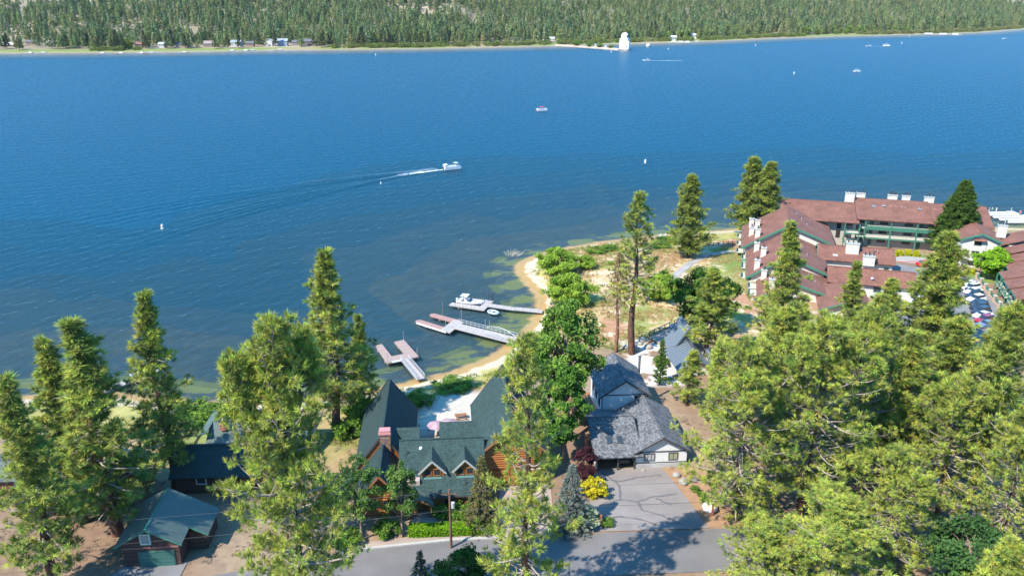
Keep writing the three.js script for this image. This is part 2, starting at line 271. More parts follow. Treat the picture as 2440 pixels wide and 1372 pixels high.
// ---------------------------------------------------------------- lake: a clear rippled surface over layers of clouded water
{
  const wavesTex = tex(1024, 1024, (u, v) => {
    let h = 0;
    // wind ripples of many lengths; all repeat in the 64 m tile
    for (let k = 0; k < 26; k++) { const a = 0.8 + (hash(k, 1) - 0.5) * 1.3, f = 6 * Math.pow(1.16, k), kx = Math.round(Math.cos(a) * f), ky = Math.round(Math.sin(a) * f); h += (k > 4 && k < 16 ? 1.3 : 0.7) * Math.sin((u * kx + v * ky + hash(k, 2)) * 6.2832 + 1.6 * fbm(u * 6, v * 6, 2, k, 6)) / Math.pow(1.12, k); }
    return clamp(0.5 + h * 0.075);
  }, [64, 64], false);
  const xs = [-3000, -1800, -1000, -600, -400, -260, ...steps(-200, -10, 0.8), ...steps(0, 300, 30), 450, 700, 1100, 1700, 2600, 4000], zs = [-3000, -2200, -1700, -1300, -1000, -750, -600, -500, -440, -400, ...steps(-385, -230, 0.75), ...steps(-225, -105, 10)];
  // the wake of the white pontoon boat: diverging ridges that start at its stern
  const bow = [-31, -352.2], dir = [-0.861, 0.509];
  const wake = (x, z) => {
    const a = (x - bow[0]) * dir[0] + (z - bow[1]) * dir[1], b = -(x - bow[0]) * dir[1] + (z - bow[1]) * dir[0] + 0.0018 * a * a; if (a < 0 || a > 190) return 0;
    let h = 0; for (const [sl, ph, am] of [[0.19, 0, 0.5], [0.15, 1, 0.45], [0.11, 2.5, 0.38], [0.07, 4, 0.3], [-0.19, 0.4, 0.5], [-0.15, 2, 0.45], [-0.11, 3, 0.38], [-0.06, 1.5, 0.3]]) { const c = b - a * sl - 0.6 * Math.sin(a * 0.06 + ph), w = 0.75 + a * 0.005; h += am * Math.exp(-c * c / (w * w)); }
    return h * sstep(0, 6, a) * sstep(190, 60, a);
  };
  const g = sheet(xs, zs, (x, z) => wake(x, z), (x, z) => [x, z]);
  const o = new THREE.Group(); o.name = 'lake'; o.userData = { kind: 'structure', label: 'blue rippled lake water' }; scene.add(o);
  part('water_surface', g, phys([1, 1, 1], 0.28, { transmission: 1, thickness: 0, ior: 1.33, specularIntensity: 0.3, bumpMap: wavesTex, bumpScale: 0.5 }), o);
  const flat = (y) => sheet([-3000, 4000], [-3000, -105], () => y, (x, z) => [x, z]);
  const silt = [0.006, 0.056, 0.08], mid = [0.003, 0.085, 0.15], clear = [0.001, 0.145, 0.29];
  for (const [y, op, c] of [[-0.2, 0.12, silt], [-0.6, 0.16, silt], [-1.1, 0.22, mid], [-1.7, 0.26, mid], [-2.4, 0.32, clear], [-3.2, 0.4, clear]]) part('clouded_water', flat(y), phys(c, 1, { specularIntensity: 0, transparent: true, opacity: op }), o);
  part('deep_water', flat(-4.2), phys([0.0005, 0.24, 0.54], 1, { specularIntensity: 0 }), o);
}
// ---------------------------------------------------------------- street, drives, parking, paths
function patch(quad, nu, nv, lift) {   // four corners [x,z]: near-left, near-right, far-right, far-left; follows the ground
  const pos = [], uv = [], idx = [];
  for (let j = 0; j <= nv; j++) for (let i = 0; i <= nu; i++) {
    const u = i / nu, v = j / nv, x = lerp(lerp(quad[0][0], quad[1][0], u), lerp(quad[3][0], quad[2][0], u), v), z = lerp(lerp(quad[0][1], quad[1][1], u), lerp(quad[3][1], quad[2][1], u), v);
    pos.push(x, gy(x, z) + lift, z); uv.push(x, z);
  }
  for (let j = 0; j < nv; j++) for (let i = 0; i < nu; i++) { const a = j * (nu + 1) + i, b = a + 1, c = a + nu + 1, d = c + 1; idx.push(a, b, c, b, d, c); }
  const g = new THREE.BufferGeometry(); g.setAttribute('position', new THREE.Float32BufferAttribute(pos, 3)); g.setAttribute('uv', new THREE.Float32BufferAttribute(uv, 2)); g.setIndex(idx); g.computeVertexNormals(); return g.toNonIndexed();
}
function ribbon(points, width, lift, side = 0) {   // a strip along [x,z] points
  const list = []; const N = points.map(([x, z], i) => { const [ax, az] = points[Math.max(0, i - 1)], [cx, cz] = points[Math.min(points.length - 1, i + 1)], l = Math.hypot(cx - ax, cz - az) || 1; return [-(cz - az) / l, (cx - ax) / l]; });
  const w = typeof width === 'function' ? width : () => width;
  for (let i = 0; i + 1 < points.length; i++) {
    const [ax, az] = points[i], [cx, cz] = points[i + 1], [n0, m0] = N[i], [n1, m1] = N[i + 1], w0 = w(i) / 2, w1 = w(i + 1) / 2, n = Math.max(1, Math.ceil(Math.hypot(cx - ax, cz - az) / 3));
    list.push(patch([[ax + n0 * w0, az + m0 * w0], [ax - n0 * w0, az - m0 * w0], [cx - n1 * w1, cz - m1 * w1], [cx + n1 * w1, cz + m1 * w1]].reverse(), 1, n, lift));
  }
  return join(list);
}
const streetFar = [[-160, -72], [-75, -78.5], [-44, -82.6], [-23.6, -88.6], [-8, -91], [1, -91.4], [10.4, -92.3], [28, -93.3], [49, -95.3], [110, -101], [190, -110]];
{
  const list = [];
  for (let i = 0; i + 1 < streetFar.length; i++) { const [a, b] = streetFar[i], [c, d] = streetFar[i + 1]; list.push(patch([[a, b + 8.6], [c, d + 8.6], [c, d], [a, b]], Math.ceil((c - a) / 4), 4, 0.08)); }
  setting('street', list, M.asphalt, 'sun bleached asphalt street');
  const kerb = []; for (let i = 3; i < 5; i++) { const [a, b] = streetFar[i], [c, d] = streetFar[i + 1]; kerb.push(bar([a, gy(a, b) + 0.14, b - 0.25], [c, gy(c, d) + 0.14, d - 0.25], 0.42, 0.26)); }
  setting('kerb', kerb, M.kerb, 'pale concrete kerb along the street');
  setting('sidewalk', ribbon(streetFar.slice(3, 6).map(([x, z]) => [x, z - 1.15]), 1.35, 0.14), M.pavers, 'pale pavement strip behind the kerb');
}
setting('driveway', patch([[10.2, -92.6], [27.5, -93.5], [23.6, -109.3], [13.2, -109.1]], 8, 8, 0.1), M.drive, 'patched grey asphalt driveway of the white house');
{
  const rd = rng(3), d = scene.getObjectByName('driveway');
  const wob = (pts) => { const o = []; for (let i = 0; i + 1 < pts.length; i++) for (let k = 0; k < 4; k++) { const t = k / 4; o.push([lerp(pts[i][0], pts[i + 1][0], t) + (rd() - 0.5) * 0.28, lerp(pts[i][1], pts[i + 1][1], t) + (rd() - 0.5) * 0.28]); } o.push(pts.at(-1)); return o; };
  for (const line of [[[13.5, -99.5], [16, -100.3], [18.5, -99.8], [21, -101], [24.6, -101.6]], [[18.4, -99.8], [18.8, -97.5], [21.5, -96.4], [24, -94.2]], [[12.2, -95], [15, -96.2], [17.5, -95.6], [20.8, -94]], [[14, -106], [17, -105.4], [20, -106.6], [23.2, -106.8]], [[21.3, -100.6], [23.2, -98.8]], [[14.2, -108.2], [16.4, -104], [16, -100.3]]]) {
    const m = part('tar_seam', ribbon(wob(line), () => 0.16 + rd() * 0.3, 0.106), M.tarSeal, d);
  }
}
setting('driveway', patch([[-2.4, -91.3], [5.9, -92], [5.9, -105.2], [-1.7, -105]], 5, 6, 0.1), M.pavers, 'pinkish concrete drive in front of the timber garage');
setting('driveway', patch([[-53, -81.5], [-42.6, -82.9], [-42.8, -87], [-50.6, -86.6]], 4, 2, 0.1), M.lot, 'short grey apron in front of the green garage door');
setting('path', patch([[-14.6, -94.5], [-10.4, -94.6], [-11.2, -98.4], [-13.6, -98.4]], 3, 3, 0.1), M.pavers, 'paved walk to the chalet front door');
setting('patio', patch([[-11, -93.9], [-3, -94.2], [-3.4, -96], [-11, -95.8]], 4, 2, 0.09), M.pavers, 'paved strip behind the clipped hedge');
setting('parking_lot', [patch([[84, -158], [112, -160], [118.5, -190], [90, -184]], 8, 10, 0.08), patch([[96, -184], [118.5, -190], [121, -198.5], [103, -213]], 6, 8, 0.085)], M.lot, 'cracked asphalt parking lot between the apartment blocks');
setting('path', ribbon([[39.5, -196], [42, -200.5], [46, -206.5], [50, -213.5], [56, -221], [62, -224.5], [72, -227]], 2.2, 0.09), M.concrete, 'pale concrete walk leading from the beach to the apartments');
setting('walkway', patch([[104, -213.5], [121, -206], [122.5, -214], [110, -219.5]], 6, 4, 0.1), M.concrete, 'concrete walk in front of the courtyard facade');
setting('kerb', [bar([104.2, gy(104, -212) + 0.14, -212.6], [113, gy(113, -212) + 0.14, -211.4], 0.3, 0.22)], M.redKerb, 'red painted kerb at the courtyard lawn');
for (let i = 0; i < 11; i++) { const z = -163.5 - i * 2.75, x = 105.2 + (i * 2.75) * 0.36; const m = setting('stall_line', patch([[x - 1.2, z], [x - 1.2, z - 0.14], [x + 4, z - 2 - 0.14], [x + 4, z - 2]].map(([a, b]) => [a, b]), 3, 1, 0.094), M.paint, 'white painted parking stall line'); m.userData.group = 'parking stall lines'; }
// ---------------------------------------------------------------- trees
const leafMat = (extra = {}) => phys([1, 1, 1], 0.95, { vertexColors: true, side: THREE.DoubleSide, transmission: 0.2, thickness: 0, flatShading: true, specularIntensity: 0.2, ...extra });
const needles = leafMat(), leaves = leafMat({ transmission: 0.25 });
class Faces {
  constructor() { this.p = []; this.c = []; }
  tri(a, b, c, k) { this.p.push(...a, ...b, ...c); this.c.push(...k, ...k, ...k); }
  build() { const g = new THREE.BufferGeometry(); g.setAttribute('position', new THREE.Float32BufferAttribute(this.p, 3)); g.setAttribute('color', new THREE.Float32BufferAttribute(this.c, 3)); return g; }
}
const unit = (r) => { const z = r() * 2 - 1, a = r() * 6.2832, q = Math.sqrt(1 - z * z); return [q * Math.cos(a), z, q * Math.sin(a)]; };
// a tuft of needles: n narrow blades that fan out around dir
function tuft(F, p, dir, size, n, r, col, spread = 0.9, wide = 0.2) {
  for (let i = 0; i < n; i++) {
    const u = unit(r), d = [dir[0] + u[0] * spread, dir[1] + u[1] * spread, dir[2] + u[2] * spread], l = Math.hypot(...d) || 1, L = size * (0.65 + 0.5 * r()) / l, v = unit(r);
    const f = [dir[0] + v[0] * 0.5, dir[1] + 0.7 + v[1] * 0.5, dir[2] + v[2] * 0.5], w = [d[1] * f[2] - d[2] * f[1], d[2] * f[0] - d[0] * f[2], d[0] * f[1] - d[1] * f[0]], s = size * wide / (Math.hypot(...w) || 1);   // blades lie open to the light
    const k = 0.8 + 0.4 * r(), b = [p[0] + u[0] * size * 0.12, p[1] + u[1] * size * 0.12, p[2] + u[2] * size * 0.12];
    F.tri([b[0] + w[0] * s, b[1] + w[1] * s, b[2] + w[2] * s], [b[0] - w[0] * s, b[1] - w[1] * s, b[2] - w[2] * s], [p[0] + d[0] * L, p[1] + d[1] * L, p[2] + d[2] * L], [col[0] * k, col[1] * k, col[2] * k]);
  }
}
const cross = (a, b) => { const c = [a[1] * b[2] - a[2] * b[1], a[2] * b[0] - a[0] * b[2], a[0] * b[1] - a[1] * b[0]], l = Math.hypot(...c) || 1; return [c[0] / l, c[1] / l, c[2] / l]; };
function limbTube(list, pts, r0, r1, n = 4) { for (let i = 0; i + 1 < pts.length; i++) list.push(rod(pts[i], pts[i + 1], lerp(r0, r1, i / (pts.length - 1)), n, lerp(r0, r1, (i + 1) / (pts.length - 1)))); }
const mixc = (a, b, t) => [lerp(a[0], b[0], t), lerp(a[1], b[1], t), lerp(a[2], b[2], t)];
const needleOld = [0.12, 0.165, 0.045], needleNew = [0.42, 0.455, 0.075], needleMid = [0.25, 0.305, 0.055];

// an open-grown pine: whorled limbs that rise at the top and droop below, needles in tufts on the outer half of each limb
function pineShape({ H = 30, Rm = 5, start = 0.22, seed = 1, limbs = 120, per = 9, size = 0.62, blades = 16, young = 0.5, gaps = 0.12, shape = 0.75, tops = 1, lean = 0, bare = 8, tone = 1, tints = [needleOld, needleMid, needleNew] }) {
  const r = rng(seed), F = new Faces(), trunkParts = [], limbParts = [], tr = 0.015 * H + 0.1;
  const axis = (y) => { const t = y / H; return [lean * t * t * H + 0.25 * Math.sin(y * 0.3 + seed), y, 0.25 * Math.cos(y * 0.23 + seed * 2)]; };
  const tp = []; for (let i = 0; i <= 10; i++) tp.push(axis(-0.4 + (H * 0.99) * i / 10));
  limbTube(trunkParts, tp, tr, 0.05, 8);
  const heads = tops > 1 ? Array.from({ length: tops - 1 }, (_, i) => ({ a: i * 2.4 + seed, y: H * (0.72 + 0.05 * i), h: H * (0.2 - 0.03 * i) })) : [];
  for (const h of heads) { const b = axis(h.y * 0.92), o = Rm * 0.42; const q = [[...b], [b[0] + Math.cos(h.a) * o, h.y, b[2] + Math.sin(h.a) * o], [b[0] + Math.cos(h.a) * o * 1.1, h.y + h.h, b[2] + Math.sin(h.a) * o * 1.1]]; limbTube(trunkParts, q, tr * 0.4, 0.05, 6); h.top = q; }
  const one = (base, t, az, L, rise) => {
    const n = 4, pts = [base]; let dy = rise, p = base;
    for (let i = 0; i < n; i++) { const st = L / n; az += (r() - 0.5) * 0.45; p = [p[0] + Math.cos(az) * Math.cos(dy) * st, p[1] + Math.sin(dy) * st, p[2] + Math.sin(az) * Math.cos(dy) * st]; dy += 0.16 + (r() - 0.5) * 0.25; pts.push(p); }
    limbTube(limbParts, pts, 0.04 + L * 0.02, 0.03, 3);
    const m = Math.max(2, Math.round(per * 0.3 * (0.4 + L / Rm * 0.85)));
    for (let k = 0; k < m; k++) {   // twigs, each ending in a clump of needle tufts
      const s = k === 0 ? 1 : 0.3 + 0.7 * Math.pow(r(), 0.75), f = Math.min(n - 1e-4, s * n), i = Math.floor(f), q = f - i, a = pts[i], b = pts[i + 1], from = [lerp(a[0], b[0], q), lerp(a[1], b[1], q), lerp(a[2], b[2], q)];
      const off = k === 0 ? 0.1 : (1.1 - s * 0.65) * L * 0.36, u = unit(r), c = [from[0] + u[0] * off, from[1] + Math.abs(u[1]) * off * 0.35 + 0.1, from[2] + u[2] * off];
      if (off > 0.5) limbParts.push(rod(from, c, 0.03, 3, 0.015));
      const y = r(), col = y < young ? mixc(tints[1], tints[2], r()) : mixc(tints[0], tints[1], r());
      for (let j = 0; j < 4; j++) { const e = unit(r), sz = size * (0.7 + 0.5 * r()), d = size * 0.62; tuft(F, [c[0] + e[0] * d, c[1] + e[1] * d * 0.55, c[2] + e[2] * d], [Math.cos(az) * 0.3 + e[0] * 0.7, 0.5 + e[1] * 0.5, Math.sin(az) * 0.3 + e[2] * 0.7], sz, blades, r, col.map((v) => v * tone * (0.85 + 0.3 * r())), 0.85, 0.068); }
    }
  };
  for (let k = 0; k < limbs; k++) {
    const t = Math.pow((k + r()) / limbs, 0.92), y = H * lerp(start, 0.985, t), env = Math.pow(1 - t, shape) * (0.55 + 0.45 * sstep(0, 0.22, t)) + 0.035;
    if (r() < gaps) continue;
    const L = Rm * env * (0.68 + 0.5 * r()) * (0.85 + 0.3 * Math.sin(k * 0.7 + seed)), az = k * 2.39996 + (r() - 0.5) * 0.9;
    one(axis(y), t, az, Math.max(0.35, L), lerp(-0.35, 0.75, t) + (r() - 0.5) * 0.35);
  }
  for (const h of heads) for (let k = 0; k < limbs * 0.16; k++) { const t = r(), c = h.top[2], b = h.top[1]; one([lerp(b[0], c[0], t), lerp(b[1], c[1], t), lerp(b[2], c[2], t)], 0.7, r() * 6.28, Rm * 0.36 * (1.1 - t * 0.7), 0.4); }
  for (let k = 0; k < bare; k++) { const y = H * lerp(start * 0.5, 0.75, r()), L = Rm * (0.2 + 0.4 * r()), b = axis(y), az = r() * 6.28, e = [b[0] + Math.cos(az) * L, y + (r() - 0.55) * L * 0.6, b[2] + Math.sin(az) * L]; limbTube(limbParts, [b, [(b[0] + e[0]) / 2, (y + e[1]) / 2 + 0.3 * (r() - 0.3), (b[2] + e[2]) / 2], e], 0.09, 0.02, 3); }
  return { trunk: join(trunkParts), limbs: join(limbParts), crown: F.build() };
}
// a narrow spruce with drooping shoots
function spruceShape({ H = 11, Rm = 2.4, seed = 1, limbs = 170, col = [0.11, 0.125, 0.03], col2 = [0.05, 0.07, 0.025], droop = -0.35, size = 0.5, start = 0.04, blades = 8, per = 7, shape = 0.95 }) {
  const r = rng(seed), F = new Faces(), tp = [], lp = [];
  limbTube(tp, [[0, -0.3, 0], [0, H * 0.5, 0], [0.05, H, 0]], 0.02 * H, 0.03, 7);
  for (let k = 0; k < limbs; k++) {
    const t = (k + r()) / limbs, y = H * lerp(start, 0.99, t), L = Rm * (Math.pow(1 - t, shape) + 0.04) * (0.75 + 0.4 * r()), az = k * 2.39996 + r() * 0.6, e = [Math.cos(az) * L, y + droop * L, Math.sin(az) * L];
    limbTube(lp, [[0, y, 0], e], 0.03, 0.012, 3);
    const m = Math.max(3, Math.round(per * (0.4 + L / Rm)));
    for (let i = 0; i < m; i++) { const s = 0.25 + 0.75 * Math.sqrt(r()), u = unit(r); tuft(F, [e[0] * s + u[0] * 0.16 * L, lerp(y, e[1], s) + u[1] * 0.08, e[2] * s + u[2] * 0.16 * L], [Math.cos(az) * 0.7, -0.25, Math.sin(az) * 0.7], size * (0.7 + 0.5 * r()), blades, r, mixc(col2, col, r()), 0.6, 0.14); }
  }
  return { trunk: join(tp), limbs: join(lp), crown: F.build() };
}
// a broadleaf crown: leaves in clumps carried on a few limbs
function leafShape({ H = 10, Rm = 3, base = 0.3, seed = 1, clumps = 60, per = 90, leaf = 0.22, cr = 0.9, colA = [0.06, 0.15, 0.02], colB = [0.14, 0.24, 0.03], power = 0.5, low = 0, hollow = 0.4, trunkR = 0.16 }) {
  const r = rng(seed), F = new Faces(), tp = [], lp = []; if (H > 2.5 || base > 0.15) limbTube(tp, [[0, -0.3, 0], [0.1, H * 0.35, 0.05], [0, H * 0.9, 0]], trunkR, 0.04, 7); else limbTube(tp, [[0, -0.2, 0], [0.02, H * 0.5, 0]], 0.06, 0.02, 5);
  for (let k = 0; k < clumps; k++) {
    const u = unit(r), d = lerp(hollow, 1, Math.pow(r(), power)), t = clamp(0.5 + 0.5 * u[1] * d), wide = Math.sin(Math.PI * clamp(0.12 + t * 0.8)) ** 0.6;
    const c = [u[0] * Rm * d * wide * (0.85 + 0.3 * r()), H * lerp(base, 0.96, t), u[2] * Rm * d * wide * (0.85 + 0.3 * r())];
    if (k % 3 === 0) limbTube(lp, [[0, Math.max(0.1, c[1] - H * 0.22), 0], [c[0] * 0.55, c[1] - H * 0.06, c[2] * 0.55], c], 0.012 * H * 0.5 + 0.02, 0.015, 3);
    const tone = mixc(colA, colB, r()), q = cr * (0.6 + 0.7 * r());
    for (let i = 0; i < per; i++) {
      const w = unit(r), dd = Math.cbrt(r()) * q, p = [c[0] + w[0] * dd, c[1] + w[1] * dd * 0.8, c[2] + w[2] * dd], e = unit(r), m = [u[0] * 0.6 + e[0] * 0.8, 0.6 + e[1] * 0.8, u[2] * 0.6 + e[2] * 0.8], a0 = unit(r), a1 = cross(m, a0), a = a1, b = cross(m, a1), s = leaf * (0.6 + 0.7 * r()), k2 = 0.8 + 0.4 * r();
      const col = tone.map((v) => v * k2), A = [p[0] + a[0] * s, p[1] + a[1] * s, p[2] + a[2] * s], B = [p[0] - a[0] * s, p[1] - a[1] * s, p[2] - a[2] * s], C = [p[0] + b[0] * s * 0.6, p[1] + b[1] * s * 0.6, p[2] + b[2] * s * 0.6], D = [p[0] - b[0] * s * 0.6, p[1] - b[1] * s * 0.6, p[2] - b[2] * s * 0.6];
      F.tri(A, C, B, col); F.tri(A, B, D, col);
    }
  }
  return { trunk: tp.length ? join(tp) : null, limbs: lp.length ? join(lp) : null, crown: F.build() };
}
function plant(name, shape, label, category, [x, z], scale = [1, 1, 1], turn = 0, { barkMat = M.bark, limbMat = M.limb, crownMat = needles, group, y } = {}) {
  const t = thing(name, label, category, [x, y ?? gy(x, z), z], turn, group); t.scale.set(...scale);
  if (shape.trunk) part('trunk', shape.trunk, barkMat, t);
  if (shape.limbs) part('limbs', shape.limbs, limbMat, t);
  part('crown', shape.crown, crownMat, t).userData.kind = 'stuff';
  return t;
}
const pineA = pineShape({ H: 30, Rm: 5.2, seed: 11, start: 0.18, limbs: 190, per: 15, size: 0.7, gaps: 0.08, shape: 0.88 });
const pineB = pineShape({ H: 30, Rm: 5, seed: 23, start: 0.13, limbs: 190, per: 15, size: 0.7, gaps: 0.12, young: 0.4, shape: 0.95 });
const pineC = pineShape({ H: 30, Rm: 5, seed: 37, start: 0.24, limbs: 165, per: 14, size: 0.75, gaps: 0.14, shape: 0.62 });
const pineDark = pineShape({ H: 30, Rm: 5, seed: 41, start: 0.12, limbs: 190, per: 15, size: 0.7, shape: 0.95, young: 0.36 });
const pineDense = pineShape({ H: 24, Rm: 5.2, seed: 53, start: 0.07, limbs: 200, per: 15, young: 0.35, gaps: 0.02, size: 0.85, shape: 0.62 });
const pineYoung = pineShape({ H: 12, Rm: 3, seed: 67, start: 0.06, limbs: 80, per: 12, young: 0.6, gaps: 0.05, size: 0.6, bare: 2 });
const pineWide = pineShape({ H: 28, Rm: 9.4, seed: 71, start: 0.1, limbs: 185, per: 19, size: 0.68, young: 0.66, gaps: 0.06, shape: 0.45, tops: 3, bare: 34 });
const pineWide2 = pineShape({ H: 30, Rm: 9, seed: 83, start: 0.14, limbs: 185, per: 19, size: 0.68, young: 0.62, gaps: 0.08, shape: 0.48, tops: 3, bare: 38 });
const pineTall = pineShape({ H: 36, Rm: 8, seed: 97, start: 0.08, limbs: 240, per: 30, size: 0.62, young: 0.64, gaps: 0.06, shape: 0.4, tops: 3, bare: 40 });
const pineLoose = pineShape({ H: 37, Rm: 6, seed: 101, start: 0.08, limbs: 165, per: 16, young: 0.66, gaps: 0.16, shape: 0.36, tops: 1, bare: 34, size: 0.72 });
const pineBeach = pineShape({ H: 34.8, Rm: 4.9, seed: 103, start: 0.34, limbs: 120, per: 10, young: 0.5, gaps: 0.16, shape: 0.62, bare: 14, size: 0.75 });
const deadPine = pineShape({ tints: [[0.3, 0.2, 0.1], [0.42, 0.3, 0.17], [0.42, 0.3, 0.17]],  H: 22, Rm: 3.6, seed: 107, start: 0.38, limbs: 70, per: 5, young: 0, gaps: 0.2, bare: 22, size: 0.5 });

const pines = [   // shape, built height, built radius, x, z, height, radius, turn, label
  [pineDark, 30, 5, -57.2, -82, 29.6, 6, 20, 'shaded pine standing beside the street next to the brown garage drive'],
  [pineDark, 30, 5, -61.5, -96.1, 28.7, 6.2, 110, 'slim dark pine in front of the red cabin, next to a taller pine'],
  [pineB, 30, 5, -55.4, -93.4, 32.3, 7.8, 200, 'tall dark trunked pine between the red cabin and the brown garage'],
  [pineB, 30, 5, -51.6, -105, 32.1, 6, 300, 'narrow pine rising behind the brown garage towards the floating dock'],
  [pineTall, 36, 8, -21.8, -67, 42, 6.9, 0, 'huge broad yellow green pine on the near side of the street'],
  [pineA, 30, 5.2, -30.2, -123.1, 33.3, 7.2, 40, 'tall pine on the shore beside the chalet with the steep green roofs'],
  [pineDark, 30, 5, -27.8, -132.6, 19, 4, 160, 'small shaded pine on the sand behind the steep chalet roof'],
  [pineLoose, 37, 6, 1.6, -74.6, 37, 5.1, 0, 'thin open pine with bare limbs in front of the timber garage'],
  [pineBeach, 34.8, 4.9, 25.1, -154.5, 34.8, 5.9, 0, 'tall pine with a long bare trunk on the dry meadow'],
  [pineDense, 24, 5.2, 50.4, -220.3, 23.5, 6, 70, 'full pine on the beach beside the concrete walk'],
  [pineDense, 24, 5.2, 75, -246.3, 24.5, 6.4, 10, 'taller of two pines at the lake end of the apartment roof'],
  [pineDense, 24, 5.2, 79.2, -242.9, 23.4, 5.8, 190, 'shorter of two pines at the lake end of the apartment roof'],
  [pineDense, 24, 5.2, 83.6, -147.7, 26.5, 7.2, 250, 'dark full pine beside the row of parked cars'],
  [pineA, 30, 5.2, 52.9, -146.2, 29.7, 6.2, 150, 'slender pine in front of the long brown apartment roof'],
  [pineB, 30, 5, 63.6, -140.1, 23.5, 5, 20, 'pine in front of the low brown roof with white chimneys'],
  [pineC, 30, 5, 72.5, -143.8, 19, 4.4, 95, 'short pine in front of the white apartment end wall'],
  [pineC, 30, 5, 39.7, -148.4, 20.3, 5.4, 210, 'thin pale pine beside the grey metal roof'],
  [pineYoung, 12, 3, 32.4, -131.3, 10.2, 3.1, 0, 'young pine between the white house and the grey metal roof'],
  [pineYoung, 12, 3, 36, -124.7, 15.1, 3.6, 120, 'half grown pine behind the broad pine of the white house'],
  [pineC, 30, 5, 67, -99.3, 31.4, 5.6, 280, 'tall pine with reddish trunk beside the lot at the street corner'],
  [pineWide, 28, 9.4, 31.5, -95.6, 26.4, 9, 0, 'broad yellow green pine overhanging the bark bed of the white house'],
  [pineWide2, 30, 9, 41.2, -96.3, 30.1, 9, 60, 'massive pine with a thick forked trunk behind the bark bed'],
  [pineC, 30, 5, 40, -108.9, 27, 5.6, 330, 'slim pine crowded behind the massive forked pine'],
  [pineWide, 28, 9.4, 50.4, -103.4, 28, 6.6, 140, 'leafy full pine in the grove in front of the apartment block'],
  [pineA, 30, 5.2, 56.8, -103.3, 25.3, 6.2, 75, 'mid sized pine in the grove above the wooden fence'],
  [pineWide2, 30, 9, 59.8, -95.3, 22, 6, 220, 'pine beside the wooden fence and the parked silver car'],
  [pineWide2, 30, 9, 37, -75.6, 17, 8, 300, 'spreading pine in the grove across the street from the bark bed'],
  [pineWide, 28, 9.4, 29.5, -76.5, 13, 6, 200, 'low bushy pine across the street from the driveway posts'],
  [pineC, 30, 5, 51.5, -68.4, 17.5, 4.2, 40, 'pale young pine beside the dark broadleaf tree'],
  [pineWide, 28, 9.4, 45.5, -118, 23, 6.6, 20, 'pine standing between the grove and the apartment gable walls'],
  [pineA, 30, 5.2, 60, -122, 24, 6, 190, 'pine in the grove behind the wooden fence'],
  [pineWide, 28, 9.4, 48, -85.4, 17, 6.4, 30, 'pine leaning over the street at the end of the bark bed'],
  [pineWide2, 30, 9, 63.5, -87, 22, 6.4, 120, 'pine beside the street in front of the silver car'],
  [pineA, 30, 5.2, 72.5, -86.5, 21, 5.6, 310, 'pine on the verge opposite the dark broadleaf tree'],
  [pineC, 30, 5, 66.5, -110, 25, 6.5, 260, 'pine in the grove between the lot and the picket fence'],
  [pineWide2, 30, 9, 54.5, -115, 22, 6.6, 90, 'pine behind the grove beside the apartment wall'],
  [pineB, 30, 5, 78, -118, 23, 5.5, 10, 'pine beside the lower end of the parking lot'],
];
const pineRoots = new Map();
for (const [s, h0, r0, x, z, h, rad, turn, label] of pines) plant('pine_tree', s, label, 'pine', [x, z], [rad * 1.08 / r0, h / h0, rad * 1.08 / r0], turn);
plant('dead_pine_tree', deadPine, 'dead brown pine beside the tall bare trunked pine', 'dead pine', [22, -155.9], [1, 1, 1], 0, { barkMat: M.deadBark, limbMat: M.limb });
// the dense cone shaped cedar in the courtyard
plant('cedar_tree', spruceShape({ H: 21.5, Rm: 6.6, seed: 5, limbs: 420, per: 17, size: 0.95, blades: 9, col: [0.085, 0.15, 0.02], col2: [0.035, 0.075, 0.014], droop: 0.35, shape: 0.8, start: 0.02 }), 'dense cone shaped cedar in front of the courtyard balconies', 'cedar', [127.6, -221.8], [1, 1, 1], 0);
plant('spruce_tree', spruceShape({ H: 11.6, Rm: 2.7, seed: 6, limbs: 190, col: [0.2, 0.18, 0.06], col2: [0.07, 0.08, 0.03] }), 'narrow drooping spruce between the hedge and the timber garage', 'spruce', [-4.1, -94.3]);
plant('spruce_tree', spruceShape({ H: 10.3, Rm: 3, seed: 7, limbs: 190, col: [0.2, 0.23, 0.2], col2: [0.07, 0.1, 0.08], droop: -0.1 }), 'silver blue spruce beside the grey asphalt driveway', 'spruce', [8.2, -93.6]);
plant('spruce_tree', spruceShape({ H: 5.6, Rm: 1.4, seed: 8, limbs: 80, col: [0.08, 0.12, 0.08], col2: [0.03, 0.05, 0.035], droop: -0.05, size: 0.35 }), 'little dark spruce on the near side of the street', 'spruce', [-11.4, -81.7]);
plant('cypress_tree', spruceShape({ H: 9.6, Rm: 1.3, seed: 9, limbs: 90, col: [0.1, 0.18, 0.03], col2: [0.04, 0.09, 0.015], droop: 0.5, size: 0.5 }), 'thin upright conifer beside the white house flue', 'conifer', [28.6, -139.5]);

